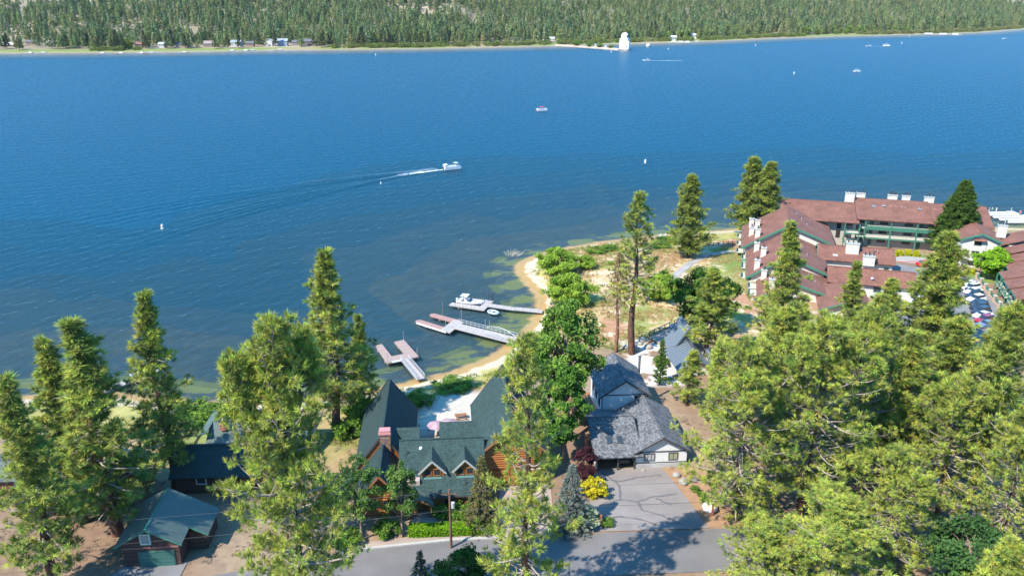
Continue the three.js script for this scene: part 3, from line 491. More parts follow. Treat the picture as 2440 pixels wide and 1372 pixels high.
const leafOpt = { barkMat: M.paleBark, limbMat: M.paleBark, crownMat: leaves };
plant('poplar_tree', leafShape({ H: 26, Rm: 6, base: 0.34, seed: 21, clumps: 120, per: 120, leaf: 0.3, cr: 1.25, colA: [0.07, 0.15, 0.02], colB: [0.16, 0.27, 0.04], trunkR: 0.35 }), 'large bright green poplar between the chalet and the white house', 'poplar', [8.8, -118.5], [1, 1, 1], 0, leafOpt);
plant('poplar_tree', leafShape({ H: 20, Rm: 4.6, base: 0.2, seed: 22, clumps: 90, per: 110, leaf: 0.28, cr: 1.1, colA: [0.05, 0.13, 0.015], colB: [0.11, 0.22, 0.03], trunkR: 0.3 }), 'lower green poplar against the wall of the timber garage', 'poplar', [8.2, -111.5], [0.9, 0.9, 0.9], 0, leafOpt);
plant('broadleaf_tree', leafShape({ H: 15.5, Rm: 7.2, base: 0.12, seed: 23, clumps: 150, per: 110, leaf: 0.3, cr: 1.3, colA: [0.03, 0.09, 0.012], colB: [0.07, 0.16, 0.02], trunkR: 0.3 }), 'wide dark green broadleaf tree at the corner of the apartments', 'tree', [42.6, -165], [1, 1, 1], 0, leafOpt);
plant('maple_tree', leafShape({ H: 8.6, Rm: 4.2, base: 0.16, seed: 24, clumps: 90, per: 90, leaf: 0.28, cr: 0.95, colA: [0.13, 0.27, 0.012], colB: [0.24, 0.42, 0.02] }), 'round lime green maple against the white apartment end wall', 'maple', [124.6, -197.5], [1, 1, 1], 0, leafOpt);
const aspen = leafShape({ H: 13, Rm: 2.6, base: 0.2, seed: 25, clumps: 70, per: 70, leaf: 0.17, cr: 0.62, colA: [0.06, 0.13, 0.025], colB: [0.15, 0.24, 0.05], hollow: 0.2 });
plant('aspen_tree', aspen, 'slender aspen with a white trunk before the chalet porch', 'aspen', [-15.2, -92.6], [1, 1, 1], 0, leafOpt);
plant('aspen_tree', aspen, 'taller aspen in front of the orange gable of the chalet', 'aspen', [-20.6, -91.6], [1.1, 1.12, 1.1], 130, leafOpt);
plant('aspen_tree', aspen, 'bushy aspen between the huge street pine and the chalet', 'aspen', [-24.6, -93.2], [1.15, 0.85, 1.15], 250, leafOpt);
plant('plum_tree', leafShape({ H: 6.2, Rm: 1.9, base: 0.12, seed: 26, clumps: 50, per: 80, leaf: 0.17, cr: 0.6, colA: [0.035, 0.012, 0.016], colB: [0.09, 0.025, 0.035] }), 'dark purple plum tree at the carport of the white house', 'plum tree', [11.2, -105.6], [1, 1, 1], 0, leafOpt);
plant('broadleaf_tree', leafShape({ H: 13, Rm: 4.9, base: 0.1, seed: 27, clumps: 110, per: 100, leaf: 0.24, cr: 1.1, colA: [0.03, 0.08, 0.02], colB: [0.07, 0.15, 0.04] }), 'dark green broadleaf tree on the near side of the street', 'tree', [54.7, -79], [1, 1, 1], 0, leafOpt);
plant('broadleaf_tree', leafShape({ H: 7, Rm: 4.2, base: 0.05, seed: 28, clumps: 90, per: 100, leaf: 0.2, cr: 0.9, colA: [0.025, 0.075, 0.015], colB: [0.06, 0.14, 0.02] }), 'low dark leafy tree beside the little spruce', 'tree', [-5.6, -79.8], [1, 1, 1], 0, leafOpt);

// shrubs
const willow = leafShape({ H: 7.6, Rm: 5.8, base: 0.02, seed: 31, clumps: 130, per: 120, leaf: 0.22, cr: 1.1, colA: [0.15, 0.26, 0.025], colB: [0.33, 0.45, 0.055], hollow: 0.3 });
const bush = leafShape({ H: 2.4, Rm: 1.8, base: 0.02, seed: 32, clumps: 46, per: 60, leaf: 0.15, cr: 0.5, colA: [0.07, 0.15, 0.018], colB: [0.17, 0.27, 0.035] });
const goldBush = leafShape({ H: 2, Rm: 1.5, base: 0.02, seed: 33, clumps: 46, per: 60, leaf: 0.13, cr: 0.42, colA: [0.4, 0.36, 0.015], colB: [0.6, 0.5, 0.02] });
const paleBush = leafShape({ H: 3.4, Rm: 1.9, base: 0.02, seed: 34, clumps: 50, per: 60, leaf: 0.15, cr: 0.55, colA: [0.2, 0.26, 0.08], colB: [0.6, 0.6, 0.42] });
const spot = [
  ['willow', willow, 12.7, -209.4, 1, 1, 'large yellow green willow thicket on the sandy point'],
  ['willow', willow, 14.4, -186.5, 1.05, 1.1, 'rounded green willow nearest the grey dock walkway'],
  ['willow', willow, 20.4, -211.8, 0.5, 0.5, 'small willow tucked behind the large thicket on the point'],
  ['willow', willow, 36.6, -186, 0.85, 0.95, 'green willow at the foot of the tall meadow pine'],
  ['shrub', bush, 24.8, -227, 1.6, 0.8, 'low green shrub beside the sand of the point'], ['shrub', bush, 29.5, -230, 1.5, 0.7, 'low green shrub along the upper beach'],
  ['shrub', bush, 48, -237.5, 1.7, 0.9, 'low shrub on the beach beside the two white chairs'], ['shrub', bush, 44.5, -232, 1.8, 0.7, 'flat shrub patch on the beach below the full pine'],
  ['shrub', bush, -26.8, -129, 1.9, 1.8, 'dark shrub against the steep chalet roof by the water'], ['shrub', bush, -27.6, -122, 1.8, 1.5, 'shrub under the shore pine beside the chalet'],
  ['shrub', bush, -55.7, -129.5, 2.4, 1.3, 'sprawling green shrub on the bank behind the curved roof'], ['shrub', bush, -49.8, -129, 1.8, 1.4, 'green shrub on the bank beside the shore water'], ['shrub', bush, -62, -131, 1.6, 0.9, 'olive shrub on the bank above the floating dock'],
  ['shrub', bush, -17.2, -92.9, 1.1, 1, 'green shrub at the foot of the white aspen trunk'], ['shrub', bush, -22.8, -90.8, 1.2, 0.9, 'green shrub in the planted strip by the street'],
  ['shrub', bush, -9.6, -96.9, 1, 0.8, 'green shrub under the chalet eave by the porch'], ['shrub', bush, -6.9, -96.8, 1, 0.9, 'green shrub under the chalet eave by the spruce'],
  ['shrub', bush, 13.4, -94.3, 0.55, 0.5, 'clipped little shrub at the driveway post'], ['shrub', bush, 27.4, -102.6, 0.4, 0.3, 'tiny round shrub in the bark bed beside the pale boulder'], ['shrub', bush, 28.1, -101.2, 0.4, 0.3, 'tiny round shrub in the bark bed'], ['shrub', bush, 28.3, -99, 0.5, 0.6, 'upright little shrub in the bark bed by the white boulder'],
  ['golden_shrub', goldBush, 12.1, -101.4, 1.35, 1.5, 'bright yellow shrub beside the driveway'], ['flowering_shrub', paleBush, 10.4, -94.4, 1, 0.95, 'shrub with white blossom at the driveway entrance'],
  ['shrub', bush, 49.5, -148.5, 1.9, 2, 'bright green shrub beside the grey metal roof ridge'], ['shrub', bush, 30.5, -148, 0.9, 1, 'green shrub against the pale gravel yard'], ['shrub', bush, 66, -141, 2.2, 2, 'green undergrowth shrub at the apartment wall'],
  ['shrub', bush, -11.8, -141.5, 2.2, 0.55, 'low grassy shrub mound on the beach behind the sandy yard'], ['shrub', bush, -17.5, -134.5, 1.8, 0.8, 'brownish shrub mound beside the sandy yard'], ['shrub', bush, 3.4, -107.5, 1.1, 1.5, 'leafy shrub against the corner of the timber garage'],
];
for (const [n, s, x, z, w, h, label] of spot) plant(n, s, label, 'shrub', [x, z], [w, h, w], (x * 37) % 360, leafOpt);
// bare brushwood standing in the shallow water
{ const r = rng(77), list = []; for (let i = 0; i < 46; i++) { const a = r() * 6.28, d = r() * 1.6; list.push(rod([d * Math.cos(a) * 1.4, -0.6, d * Math.sin(a)], [d * Math.cos(a) * 2.4 + r(), 0.5 + r() * 1.1, d * Math.sin(a) * 1.6], 0.05, 3, 0.02)); } const o = part('brushwood', list, mat([0.5, 0.44, 0.36], 0.9)); o.position.set(0.2, 0, -230.5); tag(o, 'bare grey brushwood standing in the shallow water', 'brushwood'); }
// clipped hedge along the street, box hedges in the courtyard
function hedge(name, w, h, d, seed, colA, colB, n, label, pos, turn) {
  const r = rng(seed), F = new Faces();
  for (let i = 0; i < n; i++) { const p = [(r() - 0.5) * w, r() * h, (r() - 0.5) * d], f = Math.floor(r() * 4); if (f === 0) p[1] = h * (0.94 + 0.08 * r()); else if (f === 1) p[2] = d / 2 * (0.95 + 0.1 * r()); else if (f === 2) p[2] = -d / 2 * (0.95 + 0.1 * r()); tuft(F, p, unit(r), 0.22, 5, r, mixc(colA, colB, r()), 1, 0.4); }
  const t = thing(name, label, 'hedge', pos, turn); const c = part('foliage', F.build(), leaves, t); c.userData.kind = 'stuff'; part('hedge_core', bx(0, h * 0.44, 0, w * 0.94, h * 0.82, d * 0.8), mat(mixc(colA, colB, 0.3), 1), t); return t;  // solid leaf-coloured block added to fill the hedge behind its loose foliage
}
hedge('hedge', 12, 1.25, 1.7, 41, [0.1, 0.24, 0.01], [0.25, 0.42, 0.015], 4200, 'long bright green clipped hedge along the street', [-8.3, gy(-8, -92.9), -92.9], 2);
[[107.2, -217.4], [109, -218.2], [111, -219], [113.4, -219.4], [115.4, -218.6]].forEach(([x, z], i) => hedge('box_hedge', 1.5, 1.5, 1.3, 50 + i, [0.38, 0.4, 0.01], [0.55, 0.52, 0.02], 420, 'clipped yellow hedge cube in front of the courtyard balconies', [x, gy(x, z), z], -18).userData.group = 'yellow hedge cubes');
[[120.4, -201], [121.6, -201.2], [122.7, -201.4]].forEach(([x, z], i) => hedge('box_hedge', 0.9, 1, 0.9, 60 + i, [0.38, 0.4, 0.01], [0.55, 0.52, 0.02], 200, 'small yellow hedge ball at the foot of the white end wall', [x, gy(x, z), z], -18).userData.group = 'yellow hedge balls');

// grass on the meadow and the upper beach: loose tufts
{
  const blade = (seed, cA, cB) => { const r = rng(seed), F = new Faces(); for (let i = 0; i < 5; i++) tuft(F, [(r() - 0.5) * 0.7, 0, (r() - 0.5) * 0.7], [(r() - 0.5) * 0.6, 1, (r() - 0.5) * 0.6], 0.42, 5, r, mixc(cA, cB, r()), 0.45, 0.07); return F.build(); };
  const field = (name, label, geo, n, seed, x0, x1, z0, z1, keep) => { const q = rng(seed), list = []; let g = 0; while (list.length < n && g++ < n * 6) { const x = lerp(x0, x1, q()), z = lerp(z0, z1, q()), s = shoreDistance(x, z); if (s > 1.6 && keep(x, z, s, q)) list.push([x, z, heightOf(s)]); }
    const im = new THREE.InstancedMesh(geo, leaves, list.length), o = new THREE.Object3D(); list.forEach(([x, z, y], i) => { const k = 0.6 + 0.9 * q(); o.position.set(x, y, z); o.rotation.set(0, q() * 6.28, 0); o.scale.set(k, k * (0.7 + 0.7 * q()), k); o.updateMatrix(); im.setMatrixAt(i, o.matrix); }); im.name = name; scene.add(shade(im)); tag(im, label, 'grass', null, 'stuff'); };
  const notPath = (x, z) => !(x > 38 && z < -195 && Math.abs((x - 39.5) - (-196 - z) * 0.62) < 2.2);
  field('dry_grass', 'dry golden grass covering the meadow on the point', blade(1, [0.36, 0.25, 0.11], [0.55, 0.42, 0.2]), 5200, 61, 9, 66, -250, -162, (x, z, s, q) => notPath(x, z) && q() < sstep(0.38, 0.55, fbm(x * 0.16, z * 0.16, 3, 19)));
  field('green_grass', 'green grass along the beach and the meadow', blade(2, [0.14, 0.19, 0.03], [0.28, 0.31, 0.05]), 4200, 62, -70, 66, -250, -118, (x, z, s, q) => notPath(x, z) && s < 26 && !(x > -18 && x < -4.5 && z > -139.5) && q() < sstep(0.46, 0.62, fbm(x * 0.2 + 7, z * 0.2, 3, 29)) * (s > 2.6 ? 1 : 0.3));
}

// fallen twigs, cones and stones on the bare ground under the pines
{
  const q = rng(88), F = new Faces(); for (let i = 0; i < 8; i++) tuft(F, [(q() - 0.5) * 0.5, 0.03, (q() - 0.5) * 0.5], [q() - 0.5, 0.25, q() - 0.5], 0.3, 3, q, mixc([0.1, 0.06, 0.035], [0.36, 0.28, 0.2], q()), 0.7, 0.22);
  const geo = F.build(), list = []; let g = 0;
  while (list.length < 3200 && g++ < 12000) { const x = lerp(-75, 85, q()), z = lerp(-125, -80, q()), far = lerp(-84, -95, clamp((x + 44) / 93)); if (z > far - 2) continue; if ((x > 9 && x < 24 && z > -134) || (x > -26 && x < 8)) continue; if (fbm(x * 0.2, z * 0.2, 3, 66) > 0.4 + 0.35 * q()) list.push([x, z]); }
  const im = new THREE.InstancedMesh(geo, leaves, list.length), o = new THREE.Object3D(); list.forEach(([x, z], i) => { const k = 0.5 + q(); o.position.set(x, gy(x, z) + 0.01, z); o.rotation.set(0, q() * 6.28, 0); o.scale.set(k, k * 0.6, k); o.updateMatrix(); im.setMatrixAt(i, o.matrix); }); im.name = 'forest_litter'; scene.add(shade(im)); tag(im, 'fallen twigs and cones on the bare ground under the pines', 'litter', null, 'stuff');
}
// ---------------------------------------------------------------- building kit (local axes: x across, y up, z towards the street)
// gable roof over the ridge line; along 'z' (ridge runs in z) or 'x'. a runs across the ridge, b along it
function mapper(along) { return along === 'z' ? (a, y, b) => [a, y, b] : (a, y, b) => [b, y, -a]; }
function gable(P, { along = 'z', al, ar, am, b0, b1, yl, yr = yl, ym, t = 0.28, m, trim, trimBoth = false, board = 0.3 }) {
  const q = mapper(along);
  part('roof_slope', slab([q(al, yl, b0), q(al, yl, b1), q(am, ym, b1), q(am, ym, b0)], t), m, P);
  part('roof_slope', slab([q(ar, yr, b1), q(ar, yr, b0), q(am, ym, b0), q(am, ym, b1)], t), m, P);
  part('ridge_cap', bar(q(am, ym + 0.03, b0), q(am, ym + 0.03, b1), 0.34, 0.1), m, P);
  if (trim) for (const [b, o] of trimBoth ? [[b1, 0.05], [b0, -0.05]] : [[b1, 0.05]]) {
    part('barge_board', bar(q(al, yl - board / 2, b + o), q(am, ym - board / 2, b + o), 0.09, board), trim, P);
    part('barge_board', bar(q(ar, yr - board / 2, b + o), q(am, ym - board / 2, b + o), 0.09, board), trim, P);
  }
}
// four walls under a gable
function walls(P, { along = 'z', al, ar, am, b0, b1, yb = 0, yl, yr = yl, ym, m, t = 0.22 }) {
  const q = mapper(along);
  part('wall', slab([q(al, yb, b1), q(ar, yb, b1), q(ar, yr, b1), q(am, ym, b1), q(al, yl, b1)], t), m, P);
  part('wall', slab([q(ar, yb, b0), q(al, yb, b0), q(al, yl, b0), q(am, ym, b0), q(ar, yr, b0)], t), m, P);
  part('wall', slab([q(al, yb, b0 + t), q(al, yb, b1 - t), q(al, yl, b1 - t), q(al, yl, b0 + t)], t), m, P);
  part('wall', slab([q(ar, yb, b1 - t), q(ar, yb, b0 + t), q(ar, yr, b0 + t), q(ar, yr, b1 - t)], t), m, P);
}
// a framed window with its pane; (x, y) is its centre on a wall plane at z, turned by ry
function pane(P, x, y, z, w, h, { frame = M.whiteTrim, ry = 0, f = 0.09, mull = 1, name = 'window', glass = M.glass, sill } = {}) {
  const g = [bx(-w / 2 + f / 2, 0, 0.04, f, h, 0.1), bx(w / 2 - f / 2, 0, 0.04, f, h, 0.1), bx(0, h / 2 - f / 2, 0.04, w - 2 * f, f, 0.1), bx(0, -h / 2 + f / 2, 0.04, w - 2 * f, f, 0.1)];
  for (let i = 1; i <= mull; i++) g.push(bx(-w / 2 + w * i / (mull + 1), 0, 0.04, f * 0.6, h - 2 * f, 0.08));
  const o = part(name, g, frame, P); o.position.set(x, y, z); o.rotation.y = ry * R;
  part('glass', bx(0, 0, 0.015, w - 2 * f + 0.02, h - 2 * f + 0.02, 0.03), glass, o);
  if (sill) part('sill', bx(0, -h / 2 - 0.05, 0.1, w + 0.2, 0.08, 0.22), sill, o);
  return o;
}
function vent(P, x, y, z, h = 0.8, r = 0.07, m = M.darkMetal) { return part('vent_pipe', [cyl(x, y - 0.3, z, r, r, h + 0.3, 6), cyl(x, y + h - 0.12, z, r * 1.6, r * 1.2, 0.14, 6)], m, P); }

// ---------------------------------------------------------------- the timber chalet with green roofs
{
  const y0 = 3.3, c = thing('chalet', 'orange timber chalet with steep dark green shingle roofs and two dormers', 'house', [-9.8, y0, -104.75], 4.6);
  const L = (x, y, z) => { const a = -4.6 * R, dx = x + 9.8, dz = z + 104.75; return [dx * Math.cos(a) + dz * Math.sin(a), y - y0, -dx * Math.sin(a) + dz * Math.cos(a)]; };
  // central block, ridge left to right: eave in front, dormers on it
  const z1 = 6.85, ze = 2.8, rY = 8.28;
  walls(c, { along: 'x', al: -6.2, ar: 6.2, am: 0, b0: -6.6, b1: 5.0, yl: 3.1, ym: 8.05, m: M.logDark });
  gable(c, { along: 'x', al: -z1, ar: z1, am: 0, b0: -7.0, b1: 5.6, yl: ze, ym: rY, m: M.greenShingle, trim: null });
  part('gutter', bar([-3.2, ze - 0.12, z1 + 0.04], [5.6, ze - 0.12, z1 + 0.04], 0.12, 0.14), M.darkTrim, c);
  const roofY = (z) => ze + (z1 - z) * (rY - ze) / z1;
  for (const [dx, hw] of [[-2.1, 2.0], [2.65, 1.9]]) {
    const zf = 4.95, top = 7.6, ey = top - hw * 1.02, back = z1 - (top - ze) * z1 / (rY - ze), zw = zf - 0.45;
    const d = part('dormer', slab([[dx - hw + 0.35, roofY(zw) - 0.3, zw], [dx + hw - 0.35, roofY(zw) - 0.3, zw], [dx + hw - 0.35, ey + 0.2, zw], [dx, top - 0.25, zw], [dx - hw + 0.35, ey + 0.2, zw]], 0.2), M.logSiding, c);
    const eb = z1 - (ey - ze) * z1 / (rY - ze);
    part('roof_slope', slab([[dx - hw, ey, eb], [dx - hw, ey, zf], [dx, top, zf], [dx, top, back]], 0.18), M.greenShingle, d);
    part('roof_slope', slab([[dx + hw, ey, zf], [dx + hw, ey, eb], [dx, top, back], [dx, top, zf]], 0.18), M.greenShingle, d);
    for (const s of [-1, 1]) part('barge_board', bar([dx + s * hw, ey - 0.14, zf + 0.04], [dx, top - 0.14, zf + 0.04], 0.08, 0.26), M.paleTrim, d);
    for (const s of [-1, 1]) { part('cheek', slab(s < 0 ? [[dx - hw + 0.35, roofY(zw), zw - 0.2], [dx - hw + 0.35, ey + 0.2, zw - 0.2], [dx - hw + 0.35, ey + 0.2, eb]] : [[dx + hw - 0.35, ey + 0.2, zw - 0.2], [dx + hw - 0.35, roofY(zw), zw - 0.2], [dx + hw - 0.35, ey + 0.2, eb]], 0.1), M.logDark, d); }
    for (const s of [-1, 1]) { const w = pane(c, dx + s * 0.68, roofY(zw) + 0.75, zw + 0.02, 1.1, 1.2, { frame: M.timber, mull: 0, f: 0.12 }); }
    part('flashing', slab([[dx - 1.3, roofY(zw + 0.3) + 0.03, zw + 0.3], [dx + 1.3, roofY(zw + 0.3) + 0.03, zw + 0.3], [dx + 1.3, roofY(zw + 0.06) + 0.03, zw + 0.06], [dx - 1.3, roofY(zw + 0.06) + 0.03, zw + 0.06]], 0.03), M.tealTrim, c);
  }
  for (const [x, z] of [[-5.9, 1.8], [2.6, 5.6], [4.2, 5.2], [-4.6, 4.1]]) vent(c, x, roofY(z), z, 0.8, 0.06);
  part('roof_light', sph(-3.8, roofY(1.1) + 0.02, 1.1, 0.28), M.whiteTrim, c);
  // steep wing to the lake side with the stone chimney, its front gable faces the street
  const tower = (cx, back, front, ridge, eave, hw, wallM, roofM) => { walls(c, { al: cx - hw + 0.5, ar: cx + hw - 0.5, am: cx, b0: back + 0.5, b1: front, yl: eave + 0.5 * (ridge - eave) / hw - 0.25, ym: ridge - 0.25, m: wallM }); gable(c, { al: cx - hw, ar: cx + hw, am: cx, b0: back, b1: front + 0.1, yl: eave, ym: ridge, m: roofM, trim: M.darkTrim, trimBoth: true }); };
  const lw = L(-21.1, 0, -123.5)[0];
  tower(lw + 0.15, -19.6, -1.2, 8.7, 2.7, 4.6, M.logDark, M.darkGreenShingle);
  walls(c, { al: lw - 2.9, ar: lw + 3.3, am: lw + 0.2, b0: -1.2, b1: 6.6, yl: 3.2, ym: 6.95, m: M.logSiding });
  gable(c, { al: lw - 3.6, ar: lw + 4, am: lw + 0.2, b0: -1.6, b1: 7.5, yl: 2.5, ym: 7.2, m: M.darkGreenShingle, trim: M.timber });
  for (let k = 0; k < 18; k++) { const y = 0.1 + k * 0.385, half = y < 3.0 ? 3.1 : 3.1 * (1 - (y + 0.3 - 3.0) / 3.9); if (half < 0.3) break; part('siding_board', boxUV(new THREE.CylinderGeometry(0.19, 0.19, 2 * half, 8, 1).rotateZ(Math.PI / 2).scale(1, 1, 0.5).translate(lw + 0.2, y + 0.19, 6.62)), M.logSiding, c); }
  for (const s of [-1, 1]) pane(c, lw + 0.2 + s * 1.0, 2.0, 6.72, 1.3, 1.3, { frame: M.timber, mull: 1 });
  const ch = part('chimney', bx(lw + 0.6, 6.9, -1.4, 1.6, 3.8, 1.1), M.stone, c);
  part('chimney_cap', [bx(lw + 0.6, 8.92, -1.4, 1.85, 0.25, 1.35), bx(lw + 0.6, 9.25, -1.4, 1.65, 0.4, 1.15)], M.pinkCap, ch);
  part('roof_slope', slab([[lw + 4.2, 5.0, -2.4], [-4.2, 5.0, -2.4], [-4.2, 6.6, -6.6], [lw + 1.6, 6.6, -6.6]], 0.2), M.greenShingle, c);
  part('wall', slab([[-4.3, 0, -2.6], [-4.3, 0, -6.4], [-4.3, 6.3, -6.4], [-4.3, 4.9, -2.6]], 0.2), M.logDark, c);
  part('roof_slope', slab([[-1.2, 4.0, -6.8], [5.2, 4.0, -6.8], [5.2, 5.2, -10.4], [-1.2, 5.2, -10.4]].map((p) => p), 0.2), M.greenShingle, c);
  part('wall', [bx(2, 1.9, -9.6, 6, 3.8, 0.2), bx(2, 1.9, -6.9, 6, 3.8, 0.2)], M.logDark, c);
  // garage wing: tall gable with a big timber gable wall, a steeper roof behind it towards the water
  const gx = L(0.16, 0, -104.4)[0], gz = L(0.16, 0, -104.7)[2];
  walls(c, { al: gx - 4.3, ar: gx + 4.3, am: gx, b0: gz - 9, b1: gz, yl: 6.3, ym: 10.1, m: M.logDark });
  gable(c, { al: gx - 5.1, ar: gx + 5.1, am: gx, b0: gz - 9.2, b1: gz + 0.7, yl: 6.2, ym: 10.7, m: M.greenShingle, trim: M.timber });
  tower(gx - 0.15, gz - 20.4, gz - 9.2, 10.7, 3.0, 5.65, M.logDark, M.greenShingle);
  for (let k = 0; k < 26; k++) {   // log siding, board by board, up into the gable
    const y = 0.1 + k * 0.385, half = y < 6.1 ? 4.3 : 4.3 * (1 - (y + 0.3 - 6.1) / 4.2); if (half < 0.3) break;
    const door = y < 2.9; const g = new THREE.CylinderGeometry(0.19, 0.19, 1, 8, 1).rotateZ(Math.PI / 2).scale(1, 1, 0.5);
    const seg = (a, b) => { const s = g.clone().scale(b - a, 1, 1).translate((a + b) / 2, y + 0.19, gz + 0.03); return boxUV(s); };
    part('siding_board', door ? [seg(gx - 4.3, gx - 3.7), seg(gx - 0.35, gx + 0.35), seg(gx + 3.7, gx + 4.3)] : seg(gx - half, gx + half), M.logSiding, c);
  }
  for (const s of [-1, 1]) { const d = part('garage_door', bx(gx + s * 2.02, 1.42, gz + 0.02, 3.2, 2.8, 0.12), M.woodDoor, c); for (let k = 0; k < 4; k++) part('door_panel', bx(gx + s * 2.02, 0.42 + k * 0.7, gz + 0.1, 3.0, 0.6, 0.06), M.logSiding, d); }
  part('stone_base', [bx(gx + 4.0, 0.55, gz + 0.16, 0.9, 1.1, 0.3), bx(gx - 4.0, 0.55, gz + 0.16, 0.9, 1.1, 0.3)], M.stone, c);
  part('wall_lamp', [sph(gx + 3.95, 2.9, gz + 0.3, 0.13), bx(gx + 3.95, 3.1, gz + 0.2, 0.1, 0.1, 0.3)], M.whiteTrim, c);
  for (const [y, z] of [[3.9, -16], [3.9, -12.5], [4.5, -12.2]]) vent(c, gx - 4.6, y + 0.6, gz + z + 4, 0.5, 0.06);
  // porch with a small curved gable
  const px = -4.0;
  const porch = part('porch', slab([[px - 2, 2.2, 8.1], [px - 2, 2.2, 5.2], [px - 1, 3.05, 5.2], [px - 1, 3.05, 8.1]].reverse(), 0.14), M.greenMetal, c);
  part('roof_slope', slab([[px + 2, 2.2, 8.1], [px + 2, 2.2, 5.2], [px + 1, 3.05, 5.2], [px + 1, 3.05, 8.1]], 0.14), M.greenMetal, porch);
  part('roof_slope', slab([[px - 1, 3.05, 8.1], [px, 3.4, 8.1], [px, 3.4, 5.2], [px - 1, 3.05, 5.2]], 0.14), M.greenMetal, porch);
  part('roof_slope', slab([[px, 3.4, 8.1], [px + 1, 3.05, 8.1], [px + 1, 3.05, 5.2], [px, 3.4, 5.2]], 0.14), M.greenMetal, porch);
  for (const s of [-1, 1]) { part('post', bx(px + s * 1.6, 1.1, 7.8, 0.22, 2.2, 0.22), M.timber, porch); part('beam', bar([px + s * 2, 2.06, 8.12], [px, 3.2, 8.12], 0.14, 0.24), M.timber, porch); }
  part('front_door', bx(px - 0.2, 1.1, 6.26, 1.3, 2.2, 0.1), M.woodDoor, c);
  part('chimney_chase', bx(px - 0.9, 3.6, 4.9, 1.9, 2.2, 1.1), mat([0.42, 0.33, 0.3], 0.9, { map: fineTex }), c);
  for (const x of [0.2, 3.2]) pane(c, x, 1.5, 6.22, 1.4, 1.2, { frame: M.timber });
  part('deck', bx(-0.5, 0.2, -8.8, 12, 0.3, 3.4), M.logDark, c);
}
// yard behind the chalet: railing posts, parasols, picnic table
{
  const f = thing('yard_fence', 'thin dark iron fence closing the sandy yard behind the chalet', 'fence', [0, 0, 0]);
  const pts = []; for (let i = 0; i <= 6; i++) { const x = lerp(-16.2, -6, i / 6), z = lerp(-122.8, -124.6, i / 6), y = gy(x, z); pts.push([x, y, z]); part('post', bx(x, y + 0.65, z, 0.12, 1.5, 0.12), M.darkMetal, f); part('post_cap', sph(x, y + 1.45, z, 0.12, 6, 5), M.darkMetal, f); }
  for (let i = 0; i < 6; i++) for (const h of [0.25, 1.15]) part('rail', bar([pts[i][0], pts[i][1] + h, pts[i][2]], [pts[i + 1][0], pts[i + 1][1] + h, pts[i + 1][2]], 0.05, 0.05), M.darkMetal, f);
}
function parasol(x, z, label, turn) {
  const p = thing('parasol', label, 'parasol', [x, gy(x, z), z], turn), n = 8, r = 1.75, hub = 2.65, edge = 2.1, ca = mat([0.52, 0.32, 0.38], 0.9, { map: blotchTex }), cb = mat([0.6, 0.44, 0.47], 0.9, { map: blotchTex });
  for (let i = 0; i < n; i++) { const a = i / n * 6.2832, b = (i + 1) / n * 6.2832; part('canopy_panel', slab([[r * Math.cos(b), edge, r * Math.sin(b)], [r * Math.cos(a), edge, r * Math.sin(a)], [0, hub, 0]], 0.02), i % 2 ? ca : cb, p); }
  part('pole', cyl(0, 0, 0, 0.035, 0.03, 2.75, 6), M.timber, p); part('base', cyl(0, 0, 0, 0.35, 0.3, 0.12, 10), M.darkTrim, p);
}
parasol(-12.9, -121.2, 'pink patterned parasol with fuller canopy behind the chalet ridge', 5); parasol(-10.8, -121.9, 'pink patterned parasol tucked behind the other one', 25);
{
  const t = thing('picnic_table', 'weathered brown picnic table on the sandy yard', 'picnic table', [-9.2, gy(-9.2, -127.6), -127.6], 12);
  for (let k = 0; k < 5; k++) part('tabletop_board', bx(0, 0.76, -0.4 + k * 0.2, 2.1, 0.05, 0.18), M.timber, t);
  for (const s of [-1, 1]) { part('bench', bx(0, 0.46, s * 0.85, 2.1, 0.06, 0.28), M.timber, t); part('leg', [bar([s * 0.75, 0, -0.7], [s * 0.75, 0.74, 0.25], 0.08, 0.1), bar([s * 0.75, 0, 0.7], [s * 0.75, 0.74, -0.25], 0.08, 0.1), bx(s * 0.68, 0.4, 0, 0.06, 0.09, 1.8)], M.timber, t); }
}

